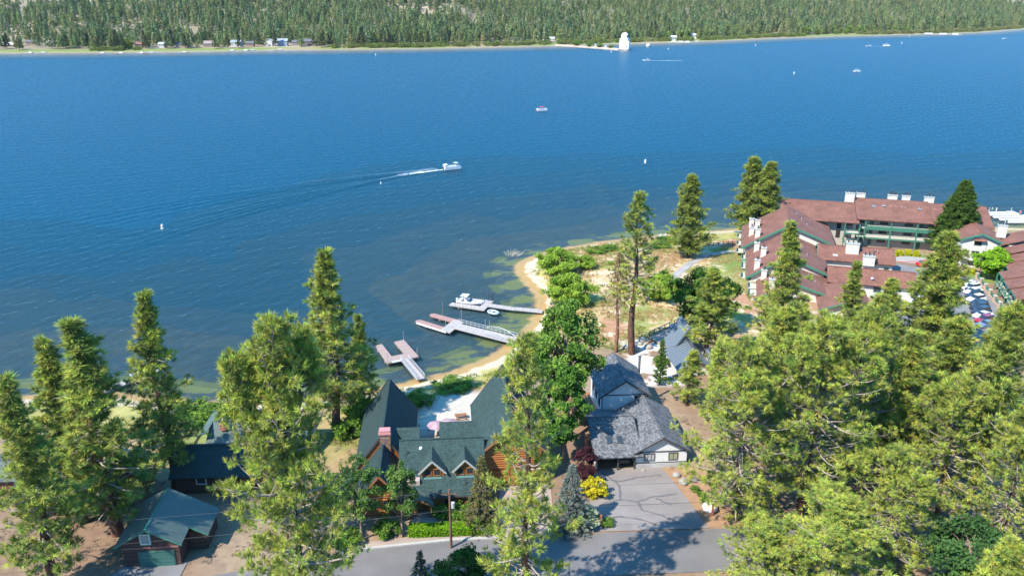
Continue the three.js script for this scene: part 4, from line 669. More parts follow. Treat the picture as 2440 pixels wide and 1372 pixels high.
// ---------------------------------------------------------------- the white house with grey shingle roofs
{
  const y0 = 3.45, c = thing('white_house', 'white two storey house with mottled grey shingle roofs and carport', 'house', [20, y0, -109.2], 4.6);
  const aF = 0.9, rA = 5.5;
  // wing over the carport
  gable(c, { along: 'x', al: -aF, ar: 15, am: 7.1, b0: -7.2, b1: 0.4, yl: 2.75, yr: 2.6, ym: rA, m: M.greyShingle, trim: M.darkTrim, trimBoth: true, board: 0.22 });
  part('wall', slab([[-6.8, 0, -5.8], [-0.6, 0, -5.8], [-0.6, 4.4, -5.8], [-6.8, 4.4, -5.8]], 0.2), M.taupeWall, c);
  part('wall', slab([[-6.8, 0, -6], [-6.8, 0, 0.2], [-6.8, 2.7, 0.2], [-6.8, 5.1, -6]].map(([x, y, z]) => [x, y, z]), 0.2), M.whiteWall, c);
  for (const x of [-6.6, -3.4, -0.75]) part('carport_post', bx(x, 1.3, 0.2, 0.22, 2.6, 0.22), M.darkTrim, c);
  part('carport_beam', bx(-3.6, 2.5, 0.2, 6.4, 0.3, 0.25), M.paleTrim, c);
  for (const x of [-4.4, -2.7]) { const o = part('skylight', bx(0, 0.06, 0, 0.85, 0.14, 1.5), M.darkTrim, c); o.position.set(x, 3.9, -2.4); o.rotation.x = 0.331; part('glass', bx(0, 0.14, 0, 0.65, 0.03, 1.3), M.glass, o); }
  // front gable wing
  walls(c, { al: -0.5, ar: 7.6, am: 3.55, b0: -13, b1: 0, yl: 3.05, ym: 5.2, m: M.whiteWall });
  gable(c, { al: -1.0, ar: 8.1, am: 3.55, b0: -13.6, b1: 0.55, yl: 3.1, ym: 5.7, m: M.greyShingle, trim: M.darkTrim, board: 0.22 });
  part('stone_base', bx(3.55, 0.45, 0.1, 8.2, 0.9, 0.2), M.paleStone, c);
  part('trim_board', [bx(3.55, 1.02, 0.05, 8.2, 0.1, 0.12), bx(3.55, 3.0, 0.05, 8.1, 0.12, 0.12)], M.darkTrim, c);
  pane(c, 1.6, 2.05, 0.02, 1.7, 1.3, { frame: M.darkTrim, mull: 2, glass: phys([0.35, 0.35, 0.33], 0.1) }); pane(c, 5.4, 2.05, 0.02, 1.5, 1.3, { frame: M.darkTrim, mull: 1, glass: phys([0.28, 0.29, 0.18], 0.1) });
  // upper block
  const cx = 0.55;
  walls(c, { al: cx - 4, ar: cx + 4, am: cx, b0: -24.4, b1: -14.1, yl: 5.7, ym: 8.2, m: M.whiteBoard });
  gable(c, { al: cx - 4.6, ar: cx + 4.6, am: cx, b0: -24.9, b1: -13.5, yl: 5.5, ym: 8.6, m: M.greyShingle, trim: M.darkTrim, trimBoth: true, board: 0.25 });
  part('trim_board', [bx(cx, 5.65, -14.06, 8, 0.16, 0.1), bx(cx - 3.95, 3.6, -14.06, 0.14, 4.2, 0.1), bx(cx + 3.95, 3.6, -14.06, 0.14, 4.2, 0.1)], M.darkTrim, c);
  pane(c, cx + 2.6, 5.1, -14.08, 1.9, 0.6, { frame: M.darkTrim, mull: 2 });
  for (const z of [-16, -19, -22]) pane(c, cx - 4.02, 3.6, z, 1.3, 1.6, { frame: M.darkTrim, ry: -90 });
  part('flue', [cyl(4.6, 6.2, -21.2, 0.22, 0.22, 3.2, 10), cyl(4.6, 9.3, -21.2, 0.34, 0.3, 0.25, 10)], M.greyMetalSeam, c);
  const d = part('side_deck', bx(-6.2, 1.6, -18.5, 4.4, 0.2, 9), M.timber, c);
  for (let k = 0; k < 8; k++) part('baluster', bx(-8.3, 2.2, -14.2 - k * 1.2, 0.12, 1.1, 0.12), M.timber, d);
  part('rail', bx(-8.3, 2.78, -18.4, 0.14, 0.08, 8.8), M.timber, d); part('deck_post', [bx(-8.2, 0.7, -14.4, 0.2, 1.7, 0.2), bx(-8.2, 0.6, -22.6, 0.2, 1.9, 0.2)], M.timber, d);
  part('side_fence', bx(-7.5, 1.3, -4.5, 0.12, 2.6, 5.5), mat([0.4, 0.14, 0.08], 0.8, { map: boardTex }), c);
}
// boulders and posts along the drive
function boulder(x, z, r, seed, m, label) { const g = new THREE.IcosahedronGeometry(r, 2), p = g.attributes.position, v = new THREE.Vector3(); for (let i = 0; i < p.count; i++) { v.fromBufferAttribute(p, i); const k = 0.8 + 0.4 * fbm(v.x * 1.3 / r + seed, v.y * 1.3 / r + v.z * 0.9 / r, 3, seed); p.setXYZ(i, v.x * k * 1.1, v.y * k * 0.78, v.z * k); } g.computeVertexNormals(); const o = part('boulder', boxUV(g), m); o.position.set(x, gy(x, z) + r * 0.4, z); return tag(o, label, 'boulder'); }
boulder(26.1, -104.5, 0.75, 1, M.rock, 'round pale boulder in the bark bed'); boulder(28.6, -97.9, 0.95, 2, mat([0.75, 0.74, 0.7], 0.9), 'angular white boulder beside the rusty post'); boulder(25.5, -106.6, 0.6, 3, M.rock, 'small pale boulder by the front wall of the white house'); boulder(27.8, -105.2, 0.6, 4, M.darkRock, 'dark boulder in the bark bed under the broad pine'); boulder(20.6, -108.4, 0.3, 5, M.rock, 'little stone at the stone base of the white house');
for (const [x, z, l] of [[12.4, -94, 'rusty brown driveway post beside the clipped little shrub'], [28.6, -96.5, 'rusty brown driveway post beside the white boulder']]) { const p = thing('gate_post', l, 'post', [x, gy(x, z), z]); part('post', bx(0, 0.95, 0, 0.28, 1.9, 0.28), mat([0.26, 0.09, 0.05], 0.9), p); part('reflector', bx(0.17, 1.2, 0.05, 0.06, 0.14, 0.14), M.whiteTrim, p); }
{ const r = rng(9); [[24.4, -157.5], [26, -158.6], [27.8, -159.2], [29.2, -157], [26.6, -156], [28.6, -161]].forEach(([x, z], i) => boulder(x, z, 0.5 + r() * 0.4, 20 + i, M.rock, 'pale rock edging the gravel yard by the meadow').userData.group = 'rocks round the gravel yard'); }

// ---------------------------------------------------------------- grey metal roofed house beside the grove
{
  const y0 = 3.2, c = thing('metal_roof_house', 'low house with blue grey standing seam metal roofs', 'house', [36.5, y0, -150.5], 6);
  const seams = (al, yl, am, ym, b0, b1, n) => { for (let i = 0; i <= n; i++) { const b = lerp(b0, b1, i / n); part('roof_seam', bar([al, yl + 0.06, b], [am, ym + 0.06, b], 0.07, 0.09), M.greyMetalSeam, c); } };
  // steep A shaped part
  walls(c, { al: -3.2, ar: 3.2, am: 0, b0: -7, b1: -1.2, yl: 1.6, ym: 6.0, m: M.greyMetal }); gable(c, { al: -3.6, ar: 3.6, am: 0, b0: -7.3, b1: -0.9, yl: 1.2, ym: 6.4, m: M.greyMetal, trim: M.greyMetalSeam });
  seams(-3.6, 1.2, 0, 6.4, -7.2, -1, 9); seams(3.6, 1.2, 0, 6.4, -7.2, -1, 9);
  part('wall', slab([[-3.2, 0, -1.1], [3.2, 0, -1.1], [3.2, 1.7, -1.1], [0, 6.1, -1.1], [-3.2, 1.7, -1.1]], 0.12), M.greyMetal, c);
  // low wings
  walls(c, { al: -4.6, ar: 1.6, am: -0.4, b0: -1.0, b1: 8, yl: 1.7, ym: 2.9, m: M.creamWall }); gable(c, { al: -5.2, ar: 2.2, am: -0.4, b0: -1.2, b1: 8.5, yl: 1.6, ym: 3.1, m: M.greyMetal, trim: M.darkTrim }); seams(-5.2, 1.6, -0.4, 3.1, -1.1, 8.3, 14);
  walls(c, { along: 'x', al: -6.6, ar: 0, am: -3.2, b0: 2.4, b1: 12, yl: 2.0, ym: 3.4, m: M.creamWall }); gable(c, { along: 'x', al: -7, ar: 0.5, am: -3.2, b0: 2, b1: 12.4, yl: 1.9, ym: 3.6, m: M.greyMetal, trim: M.darkTrim, trimBoth: true });
  for (let i = 0; i <= 14; i++) { const x = lerp(2.1, 12.3, i / 14); part('roof_seam', bar([x, 1.96, 7], [x, 3.66, 3.2], 0.07, 0.09), M.greyMetalSeam, c); }
}
{
  const dk = thing('garden_deck', 'raised wooden deck with railing above the dry meadow', 'deck', [0, 0, 0]);
  const y = 3.1, A = [30.2, -162], B = [39.6, -171], C = [42, -163], D = [32.5, -156];
  part('deck_floor', slab([[D[0], y, D[1]], [C[0], y, C[1]], [B[0], y, B[1]], [A[0], y, A[1]]], 0.2), mat([0.45, 0.36, 0.3], 0.9, { map: boardTex }), dk);
  for (let i = 0; i <= 7; i++) { const x = lerp(A[0], B[0], i / 7), z = lerp(A[1], B[1], i / 7); part('post', bx(x, y - 0.2, z, 0.14, 2.6, 0.14), M.darkTrim, dk); }
  part('handrail', bar([A[0], y + 1.12, A[1]], [B[0], y + 1.12, B[1]], 0.2, 0.1), mat([0.55, 0.36, 0.12], 0.7), dk); part('rail', bar([A[0], y + 0.15, A[1]], [B[0], y + 0.15, B[1]], 0.08, 0.08), M.darkTrim, dk);
  for (let k = 0; k < 4; k++) part('step', bx(30.2 - k * 0.25, y - 0.25 - k * 0.25, -160.2 + k * 0.42, 2.2, 0.1, 0.45, 0.75), M.timber, dk);
  const u = thing('parasol', 'folded pale blue parasol canopy on the garden deck', 'parasol', [36.2, y, -162.5]); for (let i = 0; i < 8; i++) { const a = i / 8 * 6.2832, b = (i + 1) / 8 * 6.2832; part('canopy_panel', slab([[1.6 * Math.cos(b), 2.05, 1.6 * Math.sin(b)], [1.6 * Math.cos(a), 2.05, 1.6 * Math.sin(a)], [0, 2.6, 0]], 0.02), i % 2 ? M.vinyl : mat([0.2, 0.24, 0.5], 0.8), u); } part('pole', cyl(0, 0, 0, 0.04, 0.04, 2.65, 6), M.steel, u);
  const teal = mat([0.12, 0.45, 0.45], 0.6);
  for (const [x, z, l] of [[34.2, -157.6, 'turquoise garden chair beside the deck roof'], [35.3, -158.2, 'turquoise garden chair next to the folded parasol']]) { const ch = thing('garden_chair', l, 'chair', [x, y, z], 200); part('seat', bx(0, 0.42, 0, 0.6, 0.06, 0.6), teal, ch); part('backrest', bar([0, 0.42, -0.28], [0, 1.1, -0.5], 0.6, 0.05), teal, ch); for (const a of [-0.26, 0.26]) for (const b of [-0.26, 0.26]) part('leg', bx(a, 0.2, b, 0.06, 0.42, 0.06), teal, ch); }
}

// ---------------------------------------------------------------- brown garage with ribbed green roof
{
  const y0 = 3.4, c = thing('garage', 'dark brown garage with ribbed green metal roof and green door', 'garage', [-46.9, y0, -86.2], 4.6), w = 3.55;
  walls(c, { al: -w, ar: w, am: 0, b0: -8, b1: 0, yl: 3.95, ym: 6.0, m: M.brownSiding });
  part('roof_slope', slab([[-4.25, 3.9, -8.6], [-4.25, 3.9, 0.8], [0, 6.35, 0.8], [0, 6.35, -8.6]], 0.16), M.greenMetal, c);
  part('roof_slope', slab([[4.25, 3.9, 0.8], [4.25, 3.9, -2.8], [6.5, 2.6, -2.8], [6.5, 2.6, -8.6], [0, 6.35, -8.6], [0, 6.35, 0.8]], 0.16), M.greenMetal, c);
  part('ridge_cap', bar([0, 6.38, -8.6], [0, 6.38, 0.8], 0.3, 0.06), M.greenTrim, c);
  for (const s of [-1, 1]) part('barge_board', bar([s * 4.25, 3.78, 0.84], [0, 6.22, 0.84], 0.07, 0.2), M.greenTrim, c);
  part('barge_board', bar([4.25, 3.78, -2.76], [6.5, 2.48, -2.76], 0.07, 0.2), M.greenTrim, c);
  part('wall', [bx(5.9, 1.2, -5.8, 0.2, 3.2, 5), bx(4.8, 1.35, -3.4, 2.2, 3.0, 0.2), bx(4.8, 1.35, -8.2, 2.2, 3.0, 0.2)], M.brownSiding, c);
  const d = part('garage_door', bx(0.6, 1.25, 0.05, 4.6, 2.5, 0.1), M.greenDoor, c); for (let k = 0; k < 4; k++) part('door_panel', bx(0.6, 0.36 + k * 0.6, 0.12, 4.4, 0.54, 0.05), M.greenDoor, d);
  pane(c, -0.5, 4.35, 0.02, 1.25, 1.5, { frame: M.whiteTrim, mull: 0, glass: phys([0.2, 0.26, 0.24], 0.1) }); part('window_surround', [bx(-1.2, 4.35, 0.05, 0.14, 1.8, 0.1), bx(0.2, 4.35, 0.05, 0.14, 1.8, 0.1), bx(-0.5, 5.2, 0.05, 1.54, 0.14, 0.1), bx(-0.5, 3.5, 0.05, 1.54, 0.14, 0.1)], M.greenTrim, c);
  part('belt_board', bx(0, 3.05, 0.06, 7.1, 0.22, 0.12), mat([0.2, 0.09, 0.08], 0.8), c);
}
{
  const c = thing('cabin', 'dark cabin with a deep green roof and two white windows', 'cabin', [-46.6, 3.1, -103.6], 2.5);
  walls(c, { along: 'x', al: -0.1, ar: 8.2, am: 4, b0: -4, b1: 8, yl: 2.8, ym: 5.0, m: M.brownSiding });
  gable(c, { along: 'x', al: -0.9, ar: 9, am: 4.2, b0: -4.6, b1: 8.6, yl: 2.9, ym: 5.5, m: M.darkGreenShingle, trim: M.darkTrim, trimBoth: true });
  pane(c, -0.2, 1.95, 0.12, 1.5, 1.2, { mull: 0 }); pane(c, 3.1, 2.1, 0.12, 1.0, 0.8, { mull: 0 });
}
{
  const c = thing('lake_cottage', 'cottage with a flared grey green ribbed roof and brick chimney', 'cottage', [-46.2, 2.6, -114.5], 2.5);
  walls(c, { along: 'x', al: -0.2, ar: 7, am: 3.4, b0: -3.4, b1: 12, yl: 2.6, ym: 4.2, m: M.brownSiding });
  gable(c, { along: 'x', al: -0.8, ar: 7.6, am: 3.4, b0: -3.6, b1: 12.4, yl: 2.5, ym: 4.5, m: M.greenMetal, trim: M.greenTrim, trimBoth: true });
  for (let k = 0; k < 5; k++) { const a = k / 5, b = (k + 1) / 5, f = (t) => [-3.4 - 2.1 * Math.sin(t * 1.4), 4.45 - 1.9 * t * t - 0.2 * t]; const [x0, q0] = f(a), [x1, q1] = f(b); part('roof_slope', slab([[x1, q1, -7.2], [x1, q1, 0.6], [x0, q0, 0.4], [x0, q0, -7]], 0.14), M.greenMetal, c); }
  const ch = part('chimney', bx(-1.2, 4.8, -1.6, 0.9, 1.8, 0.8), M.brick, c); part('chimney_cap', bx(-1.2, 5.75, -1.6, 1.1, 0.14, 1.0), M.darkTrim, ch); vent(c, 1.4, 4.1, -2.2, 0.7);
}
{
  const c = thing('red_cabin', 'red brown log cabin with white windows in deep pine shade', 'cabin', [-64, 3.15, -98.6], 4.6);
  walls(c, { along: 'x', al: -0.8, ar: 6.6, am: 3, b0: -7, b1: 5.2, yl: 3.2, ym: 5.2, m: M.redSiding });
  gable(c, { along: 'x', al: -1.5, ar: 7.4, am: 3, b0: -7.6, b1: 5.8, yl: 3.0, ym: 5.6, m: M.darkGreenShingle, trim: M.darkTrim, trimBoth: true });
  walls(c, { al: 4.6, ar: 9, am: 6.8, b0: -9, b1: -3.4, yl: 3, ym: 4.6, m: M.redSiding }); gable(c, { al: 4, ar: 9.6, am: 6.8, b0: -9.4, b1: -2.9, yl: 2.8, ym: 4.9, m: M.darkGreenShingle, trim: M.darkTrim });
  walls(c, { along: 'x', al: 5, ar: 12, am: 8.4, b0: -18, b1: -7.4, yl: 2.8, ym: 4.2, m: M.redSiding }); gable(c, { along: 'x', al: 4.4, ar: 12.6, am: 8.4, b0: -18.6, b1: -7, yl: 2.6, ym: 4.5, m: mat([0.13, 0.16, 0.16], 0.9, { map: shingleTex }), trim: M.darkTrim, trimBoth: true });
  pane(c, 3.9, 1.9, 0.82, 1.2, 1.3, { mull: 0 }); pane(c, -3.4, 1.9, 0.82, 1.1, 1.3, { mull: 0 }); pane(c, -0.6, 2.1, 0.82, 1.0, 1.2, { mull: 0 }); pane(c, 6.4, 2.1, -3.38, 0.9, 1.2, { mull: 0 }); pane(c, 7.9, 2.1, -3.38, 0.8, 1.1, { mull: 0 });
  const ch = part('chimney', bx(-9.5, 4.6, -8.6, 0.8, 3, 0.8), M.brick, c); part('chimney_cap', bx(-9.5, 6.15, -8.6, 1, 0.15, 1), M.darkTrim, ch);
  const st = part('stove_chimney', bx(6.3, 5.2, -5.4, 1.1, 1.8, 1.1), M.stone, c); part('metal_cap', [bx(6.3, 6.2, -5.4, 1.5, 0.12, 1.4), cyl(6.3, 6.25, -5.4, 0.35, 0.3, 0.4, 8), bx(6.3, 6.7, -5.4, 0.9, 0.1, 0.9)], mat([0.3, 0.42, 0.52], 0.35, { metalness: 0.5 }), st);
  const f = thing('garden_fence', 'short weathered picket fence beside the red cabin', 'fence', [-59, gy(-59, -109.6), -109.6], 3); for (let k = 0; k < 12; k++) part('picket', bx(k * 0.24 - 1.4, 0.5, 0, 0.12, 1, 0.05), M.timber, f); part('rail', bx(0, 0.75, -0.05, 3, 0.08, 0.05), M.timber, f);
}
{ // fence in the grove, silver and blue cars beyond come with the cars
  const f = thing('wooden_fence', 'grey wooden picket fence in the shade of the grove', 'fence', [58.5, gy(58, -98), -98.6], 2); for (let k = 0; k < 26; k++) part('picket', bx(k * 0.26 - 3.2, 0.6, 0, 0.16, 1.2, 0.05), M.paleTrim, f); for (const y of [0.3, 0.95]) part('rail', bx(0, y, -0.06, 6.7, 0.1, 0.06), M.paleTrim, f);
}
// ---------------------------------------------------------------- utility pole and wires
{
  const x = -8.2, z = -89.6, y = gy(x, z), p = thing('utility_pole', 'brown wooden utility pole in front of the clipped hedge', 'utility pole', [x, y, z], 4);
  part('pole', cyl(0, -0.3, 0, 0.2, 0.14, 9.6, 9), M.poleWood, p); part('crossarm', bx(0, 8.6, 0.12, 2.2, 0.14, 0.12), M.poleWood, p);
  for (const a of [-0.95, -0.35, 0.35, 0.95]) part('insulator', cyl(a, 8.67, 0.12, 0.06, 0.04, 0.18, 6), M.darkTrim, p);
  part('transformer', [cyl(0.42, 6.6, 0.25, 0.26, 0.26, 0.8, 10), cyl(0.42, 7.4, 0.25, 0.2, 0.1, 0.12, 8)], M.paleTrim, p);
  const line = (a, b, sag, r, label) => { const pts = []; for (let i = 0; i <= 14; i++) { const t = i / 14; pts.push(new THREE.Vector3(lerp(a[0], b[0], t), lerp(a[1], b[1], t) - sag * 4 * t * (1 - t), lerp(a[2], b[2], t))); } const o = part('overhead_wire', new THREE.TubeGeometry(new THREE.CatmullRomCurve3(pts), 28, r, 4), M.wire); tag(o, label, 'wire'); };
  line([x, y + 9.1, z], [-85, 12, -80.5], 0.7, 0.022, 'upper overhead wire running past the brown garage'); line([x, y + 6.2, z + 0.2], [-85, 8.6, -80], 0.8, 0.022, 'lower overhead wire running past the brown garage');
  line([x + 0.9, y + 8.9, z], [90, 13.5, -99], 0.9, 0.022, 'upper overhead wire crossing above the street and driveway'); line([x, y + 6.2, z + 0.2], [90, 10, -98.4], 1.1, 0.026, 'lower overhead cable crossing above the street and driveway');
  line([x, y + 8.4, z], [-17.5, 9.4, -97.8], 0.3, 0.02, 'thin service wire from the pole to the chalet gable'); line([x + 0.2, y + 8.2, z], [16, 8.2, -108.3], 0.5, 0.02, 'thin service wire from the pole to the white house');
}
// ---------------------------------------------------------------- docks
const dk = (P, pts, top, m, t = 0.22, name = 'deck_section') => part(name, slab(pts.map(([x, z]) => [x, top, z]), t), m, P);   // corners counter-clockwise from above
const ccw = (pts) => { let a = 0; for (let i = 0; i < pts.length; i++) { const [x, z] = pts[i], [u, v] = pts[(i + 1) % pts.length]; a += x * v - u * z; } return a > 0 ? [...pts].reverse() : pts; };
function floats(P, pts) { for (const [x, z] of pts) part('float', bx(x, 0.05, z, 1.3, 0.5, 1.3), M.float, P); }
function railing(P, a, b, y0, y1, m, n, h = 1.05) {   // a, b: [x, z]; posts and two rails, the deck may slope
  const at = (t) => [lerp(a[0], b[0], t), lerp(y0, y1, t), lerp(a[1], b[1], t)];
  for (let i = 0; i <= n; i++) { const [x, y, z] = at(i / n); part('baluster', bx(x, y + h / 2, z, 0.06, h, 0.06), m, P); }
  for (const k of [h, h * 0.5]) { const A = at(0), B = at(1); part('handrail', bar([A[0], A[1] + k, A[2]], [B[0], B[1] + k, B[2]], 0.07, 0.07), m, P); }
}
{
  const d = thing('floating_dock', 'pinkish brown slip dock with a gangway to the beach', 'dock');
  const oL = [[-30.3, -162.7], [-29, -163.6], [-25.9, -157.2], [-23.4, -158.5], [-26.4, -164.7], [-24.4, -165.9], [-20, -157], [-26.4, -153.6]];
  dk(d, ccw(oL), 0.55, M.dockWood, 0.3); floats(d, [[-29, -161.5], [-26.6, -156], [-24.9, -163.6], [-22.2, -158.4]]);
  const g = part('gangway', slab(ccw([[-23.7, -155], [-22.2, -155.8], [-17.6, -146], [-19.2, -145.2]]).map(([x, z]) => [x, z < -150 ? 0.72 : 0.95, z]), 0.14), M.dockGrey, d);
  railing(g, [-23.7, -155], [-19.2, -145.2], 0.7, 0.95, M.aluminium, 12, 0.9); railing(g, [-22.2, -155.8], [-17.6, -146], 0.7, 0.95, M.aluminium, 12, 0.9);
  for (const [x, z] of [[-26.3, -154], [-24.5, -166.2], [-20.4, -157.4]]) part('mooring_pole', cyl(x, -2, z, 0.06, 0.06, 4.4, 6), M.steel, d);
  part('hinge_plate', bx(-24.4, 0.6, -154.6, 2.2, 0.12, 0.9, 0.45), M.aluminium, d);
}
{
  const d = thing('floating_dock', 'red brown slip dock with rounded ends and an arched aluminium gangway', 'dock');
  const arm = (ax, az, bx_, bz, w) => { const l = Math.hypot(bx_ - ax, bz - az), ux = (bx_ - ax) / l, uz = (bz - az) / l, nx = -uz, nz = ux, p = []; for (let i = 0; i <= 6; i++) { const t = Math.PI / 2 + Math.PI * i / 6; p.push([ax + (Math.cos(t) * ux + Math.sin(t) * nx) * w / 2, az + (Math.cos(t) * uz + Math.sin(t) * nz) * w / 2]); } p.push([bx_ - nx * w / 2, bz - nz * w / 2], [bx_ + nx * w / 2, bz + nz * w / 2]); return p; };
  const red = mat([0.42, 0.24, 0.2], 0.85, { map: boardTex });
  dk(d, ccw(arm(-22.1, -176.7, -14.9, -171.4, 1.8)), 0.55, red, 0.3); dk(d, ccw(arm(-19.1, -180.8, -12.6, -176.3, 1.8)), 0.55, red, 0.3); dk(d, ccw([[-16.6, -171.6], [-14.2, -170], [-11.4, -176], [-13.8, -178]]), 0.56, M.dockGrey, 0.3);
  part('fascia', [bar([-22.6, 0.4, -175.9], [-15.3, 0.4, -170.4], 0.12, 0.35)], M.whiteTrim, d); floats(d, [[-20, -175.2], [-17, -179.4], [-14.2, -173.6]]);
  const g = part('gangway', slab(ccw([[-13.9, -172.2], [-12.6, -175], [1.3, -165.8], [0.1, -162.6]]).map(([x, z]) => [x, x < -5 ? 0.75 : 1.1, z]), 0.16), M.dockGrey, d);
  railing(g, [-12.6, -175], [1.3, -165.8], 0.75, 1.1, M.aluminium, 14); railing(g, [-6.4, -167.6], [0.1, -162.6], 0.92, 1.1, M.aluminium, 7);
  for (const [a, b] of [[[-5.8, -170.4], [1.2, -165.7]], [[-6.4, -167.6], [0.1, -162.7]]]) { const p = []; for (let i = 0; i <= 8; i++) { const t = i / 8; p.push(new THREE.Vector3(lerp(a[0], b[0], t), 1.0 + 1.5 * Math.sin(Math.PI * (0.15 + 0.85 * t)), lerp(a[1], b[1], t))); } part('arched_rail', new THREE.TubeGeometry(new THREE.CatmullRomCurve3(p), 20, 0.06, 5), M.aluminium, g); }
  for (const [x, z] of [[-16.9, -182.6], [-12.1, -177.9], [-6.2, -171.8], [-5.2, -171.2], [-15.4, -172]]) part('mooring_pole', cyl(x, -2.5, z, 0.06, 0.06, 5.6, 6), M.steel, d);
}
{
  const d = thing('floating_dock', 'weathered grey slip dock holding the moored motorboat', 'dock');
  dk(d, ccw([[-15.8, -187.6], [-15.2, -189.2], [-7.2, -186.4], [-7, -184]]), 0.5, M.dockGrey, 0.3); dk(d, ccw([[-13.6, -191.4], [-13, -192.8], [-4.6, -190.4], [-5, -188.9]]), 0.5, M.dockGrey, 0.3); dk(d, ccw([[-8.6, -184.7], [-6.8, -184], [-4.8, -190], [-6.4, -190.6]]), 0.51, M.dockGrey, 0.3); floats(d, [[-13, -187.4], [-9, -186.2], [-6.2, -187.4], [-10, -191.6]]);
  dk(d, ccw([[-6.2, -186.2], [-5.6, -188.2], [1.0, -185.5], [0.6, -183.6]]), 0.62, M.dockGrey, 0.16, 'walkway'); dk(d, ccw([[0.7, -183.6], [1.1, -185.5], [7.6, -183.9], [7.4, -181.7]]), 0.7, M.dockGrey, 0.16, 'walkway');
  for (const [x, z] of [[-7, -189.4], [-6, -190.3], [-4.9, -189.6], [-16.8, -183]]) part('mooring_pole', cyl(x, -2, z, 0.06, 0.06, 5.2, 6), M.darkMetal, d);
  const s = part('mesh_gate', [bx(-5.4, 1.7, -189.4, 0.05, 2.2, 0.05), bx(-4.7, 1.7, -190.2, 0.05, 2.2, 0.05)], M.darkMetal, d); for (let k = 1; k < 5; k++) part('gate_bar', bx(lerp(-5.4, -4.7, k / 5), 1.7, lerp(-189.4, -190.2, k / 5), 0.03, 2.1, 0.03), M.darkMetal, s);
}
{
  const d = thing('floating_dock', 'grey floating dock with a dark frame behind the red cabin pines', 'dock');
  dk(d, ccw([[-81, -141.6], [-79.6, -140.6], [-73, -150], [-74.6, -151.6]]), 0.55, M.dockGrey, 0.3); dk(d, ccw([[-78.6, -148.6], [-76.8, -150.6], [-73.6, -147.4], [-75.2, -145.4]]), 0.56, mat([0.3, 0.33, 0.36], 0.8), 0.3);
  for (const [x, z] of [[-76.6, -146], [-74, -148.6], [-75.4, -144.4], [-72.8, -147]]) part('frame_post', bx(x, 1.4, z, 0.1, 2, 0.1), M.darkMetal, d); part('frame_rail', [bar([-76.6, 2.4, -146], [-74, 2.4, -148.6], 0.1, 0.1), bar([-75.4, 2.4, -144.4], [-72.8, 2.4, -147], 0.1, 0.1), bar([-76.6, 2.4, -146], [-75.4, 2.4, -144.4], 0.1, 0.1)], M.darkMetal, d);
}
// inflatable dinghy beside the walkway
{
  const t = thing('inflatable_dinghy', 'grey inflatable dinghy floating beside the dock walkway', 'dinghy', [-4.7, 0.2, -183.2], 50), p = []; for (let i = 0; i < 16; i++) { const a = i / 16 * 6.2832; p.push(new THREE.Vector3(0.85 * Math.cos(a), 0.1, 1.45 * Math.sin(a) * (Math.sin(a) > 0 ? 1.1 : 0.9))); }
  part('tube', new THREE.TubeGeometry(new THREE.CatmullRomCurve3(p, true), 40, 0.3, 8, true), mat([0.32, 0.38, 0.45], 0.5), t); part('floor', slab([[-0.7, 0, 1.2], [0.7, 0, 1.2], [0.7, 0, -1.1], [-0.7, 0, -1.1]], 0.08), M.rubber, t); part('bench', bx(0, 0.3, 0, 1.3, 0.06, 0.3), M.vinyl, t);
}
// ---------------------------------------------------------------- boats
function hullGeo(L, W, D, bowRise = 0.25, deckInset = 0.12) {   // lofted hull, bow towards +x
  const n = 14, rings = [], pos = [], idx = [];
  for (let i = 0; i <= n; i++) { const t = i / n, x = lerp(-L / 2, L / 2, t), w = W / 2 * (t < 0.5 ? 0.94 + 0.12 * t : Math.pow(1 - Math.pow((t - 0.5) / 0.5, 2.4), 0.75)) + 0.01, top = D + bowRise * t * t, keel = -0.18 + 0.5 * Math.pow(Math.max(0, t - 0.6) / 0.4, 2) * D; rings.push([[x, top - 0.02, -w * (1 - deckInset)], [x, top, -w], [x - 0.0, (top + keel) / 2, -w * 0.9], [x, keel, -w * 0.35], [x, keel, w * 0.35], [x, (top + keel) / 2, w * 0.9], [x, top, w], [x, top - 0.02, w * (1 - deckInset)]]); }
  for (const r of rings) for (const p of r) pos.push(...p); const m = 8;
  for (let i = 0; i < n; i++) for (let k = 0; k < m - 1; k++) { const a = i * m + k, b = a + 1, c = a + m, d = c + 1; idx.push(a, b, c, b, d, c); }
  for (let k = 1; k < m - 1; k++) idx.push(0, k + 1, k);
  const g = new THREE.BufferGeometry(); g.setAttribute('position', new THREE.Float32BufferAttribute(pos, 3)); g.setIndex(idx); g.computeVertexNormals(); return g;
}
const hullMat = phys([0.82, 0.82, 0.82], 0.25, { clearcoat: 0.4, side: THREE.DoubleSide });
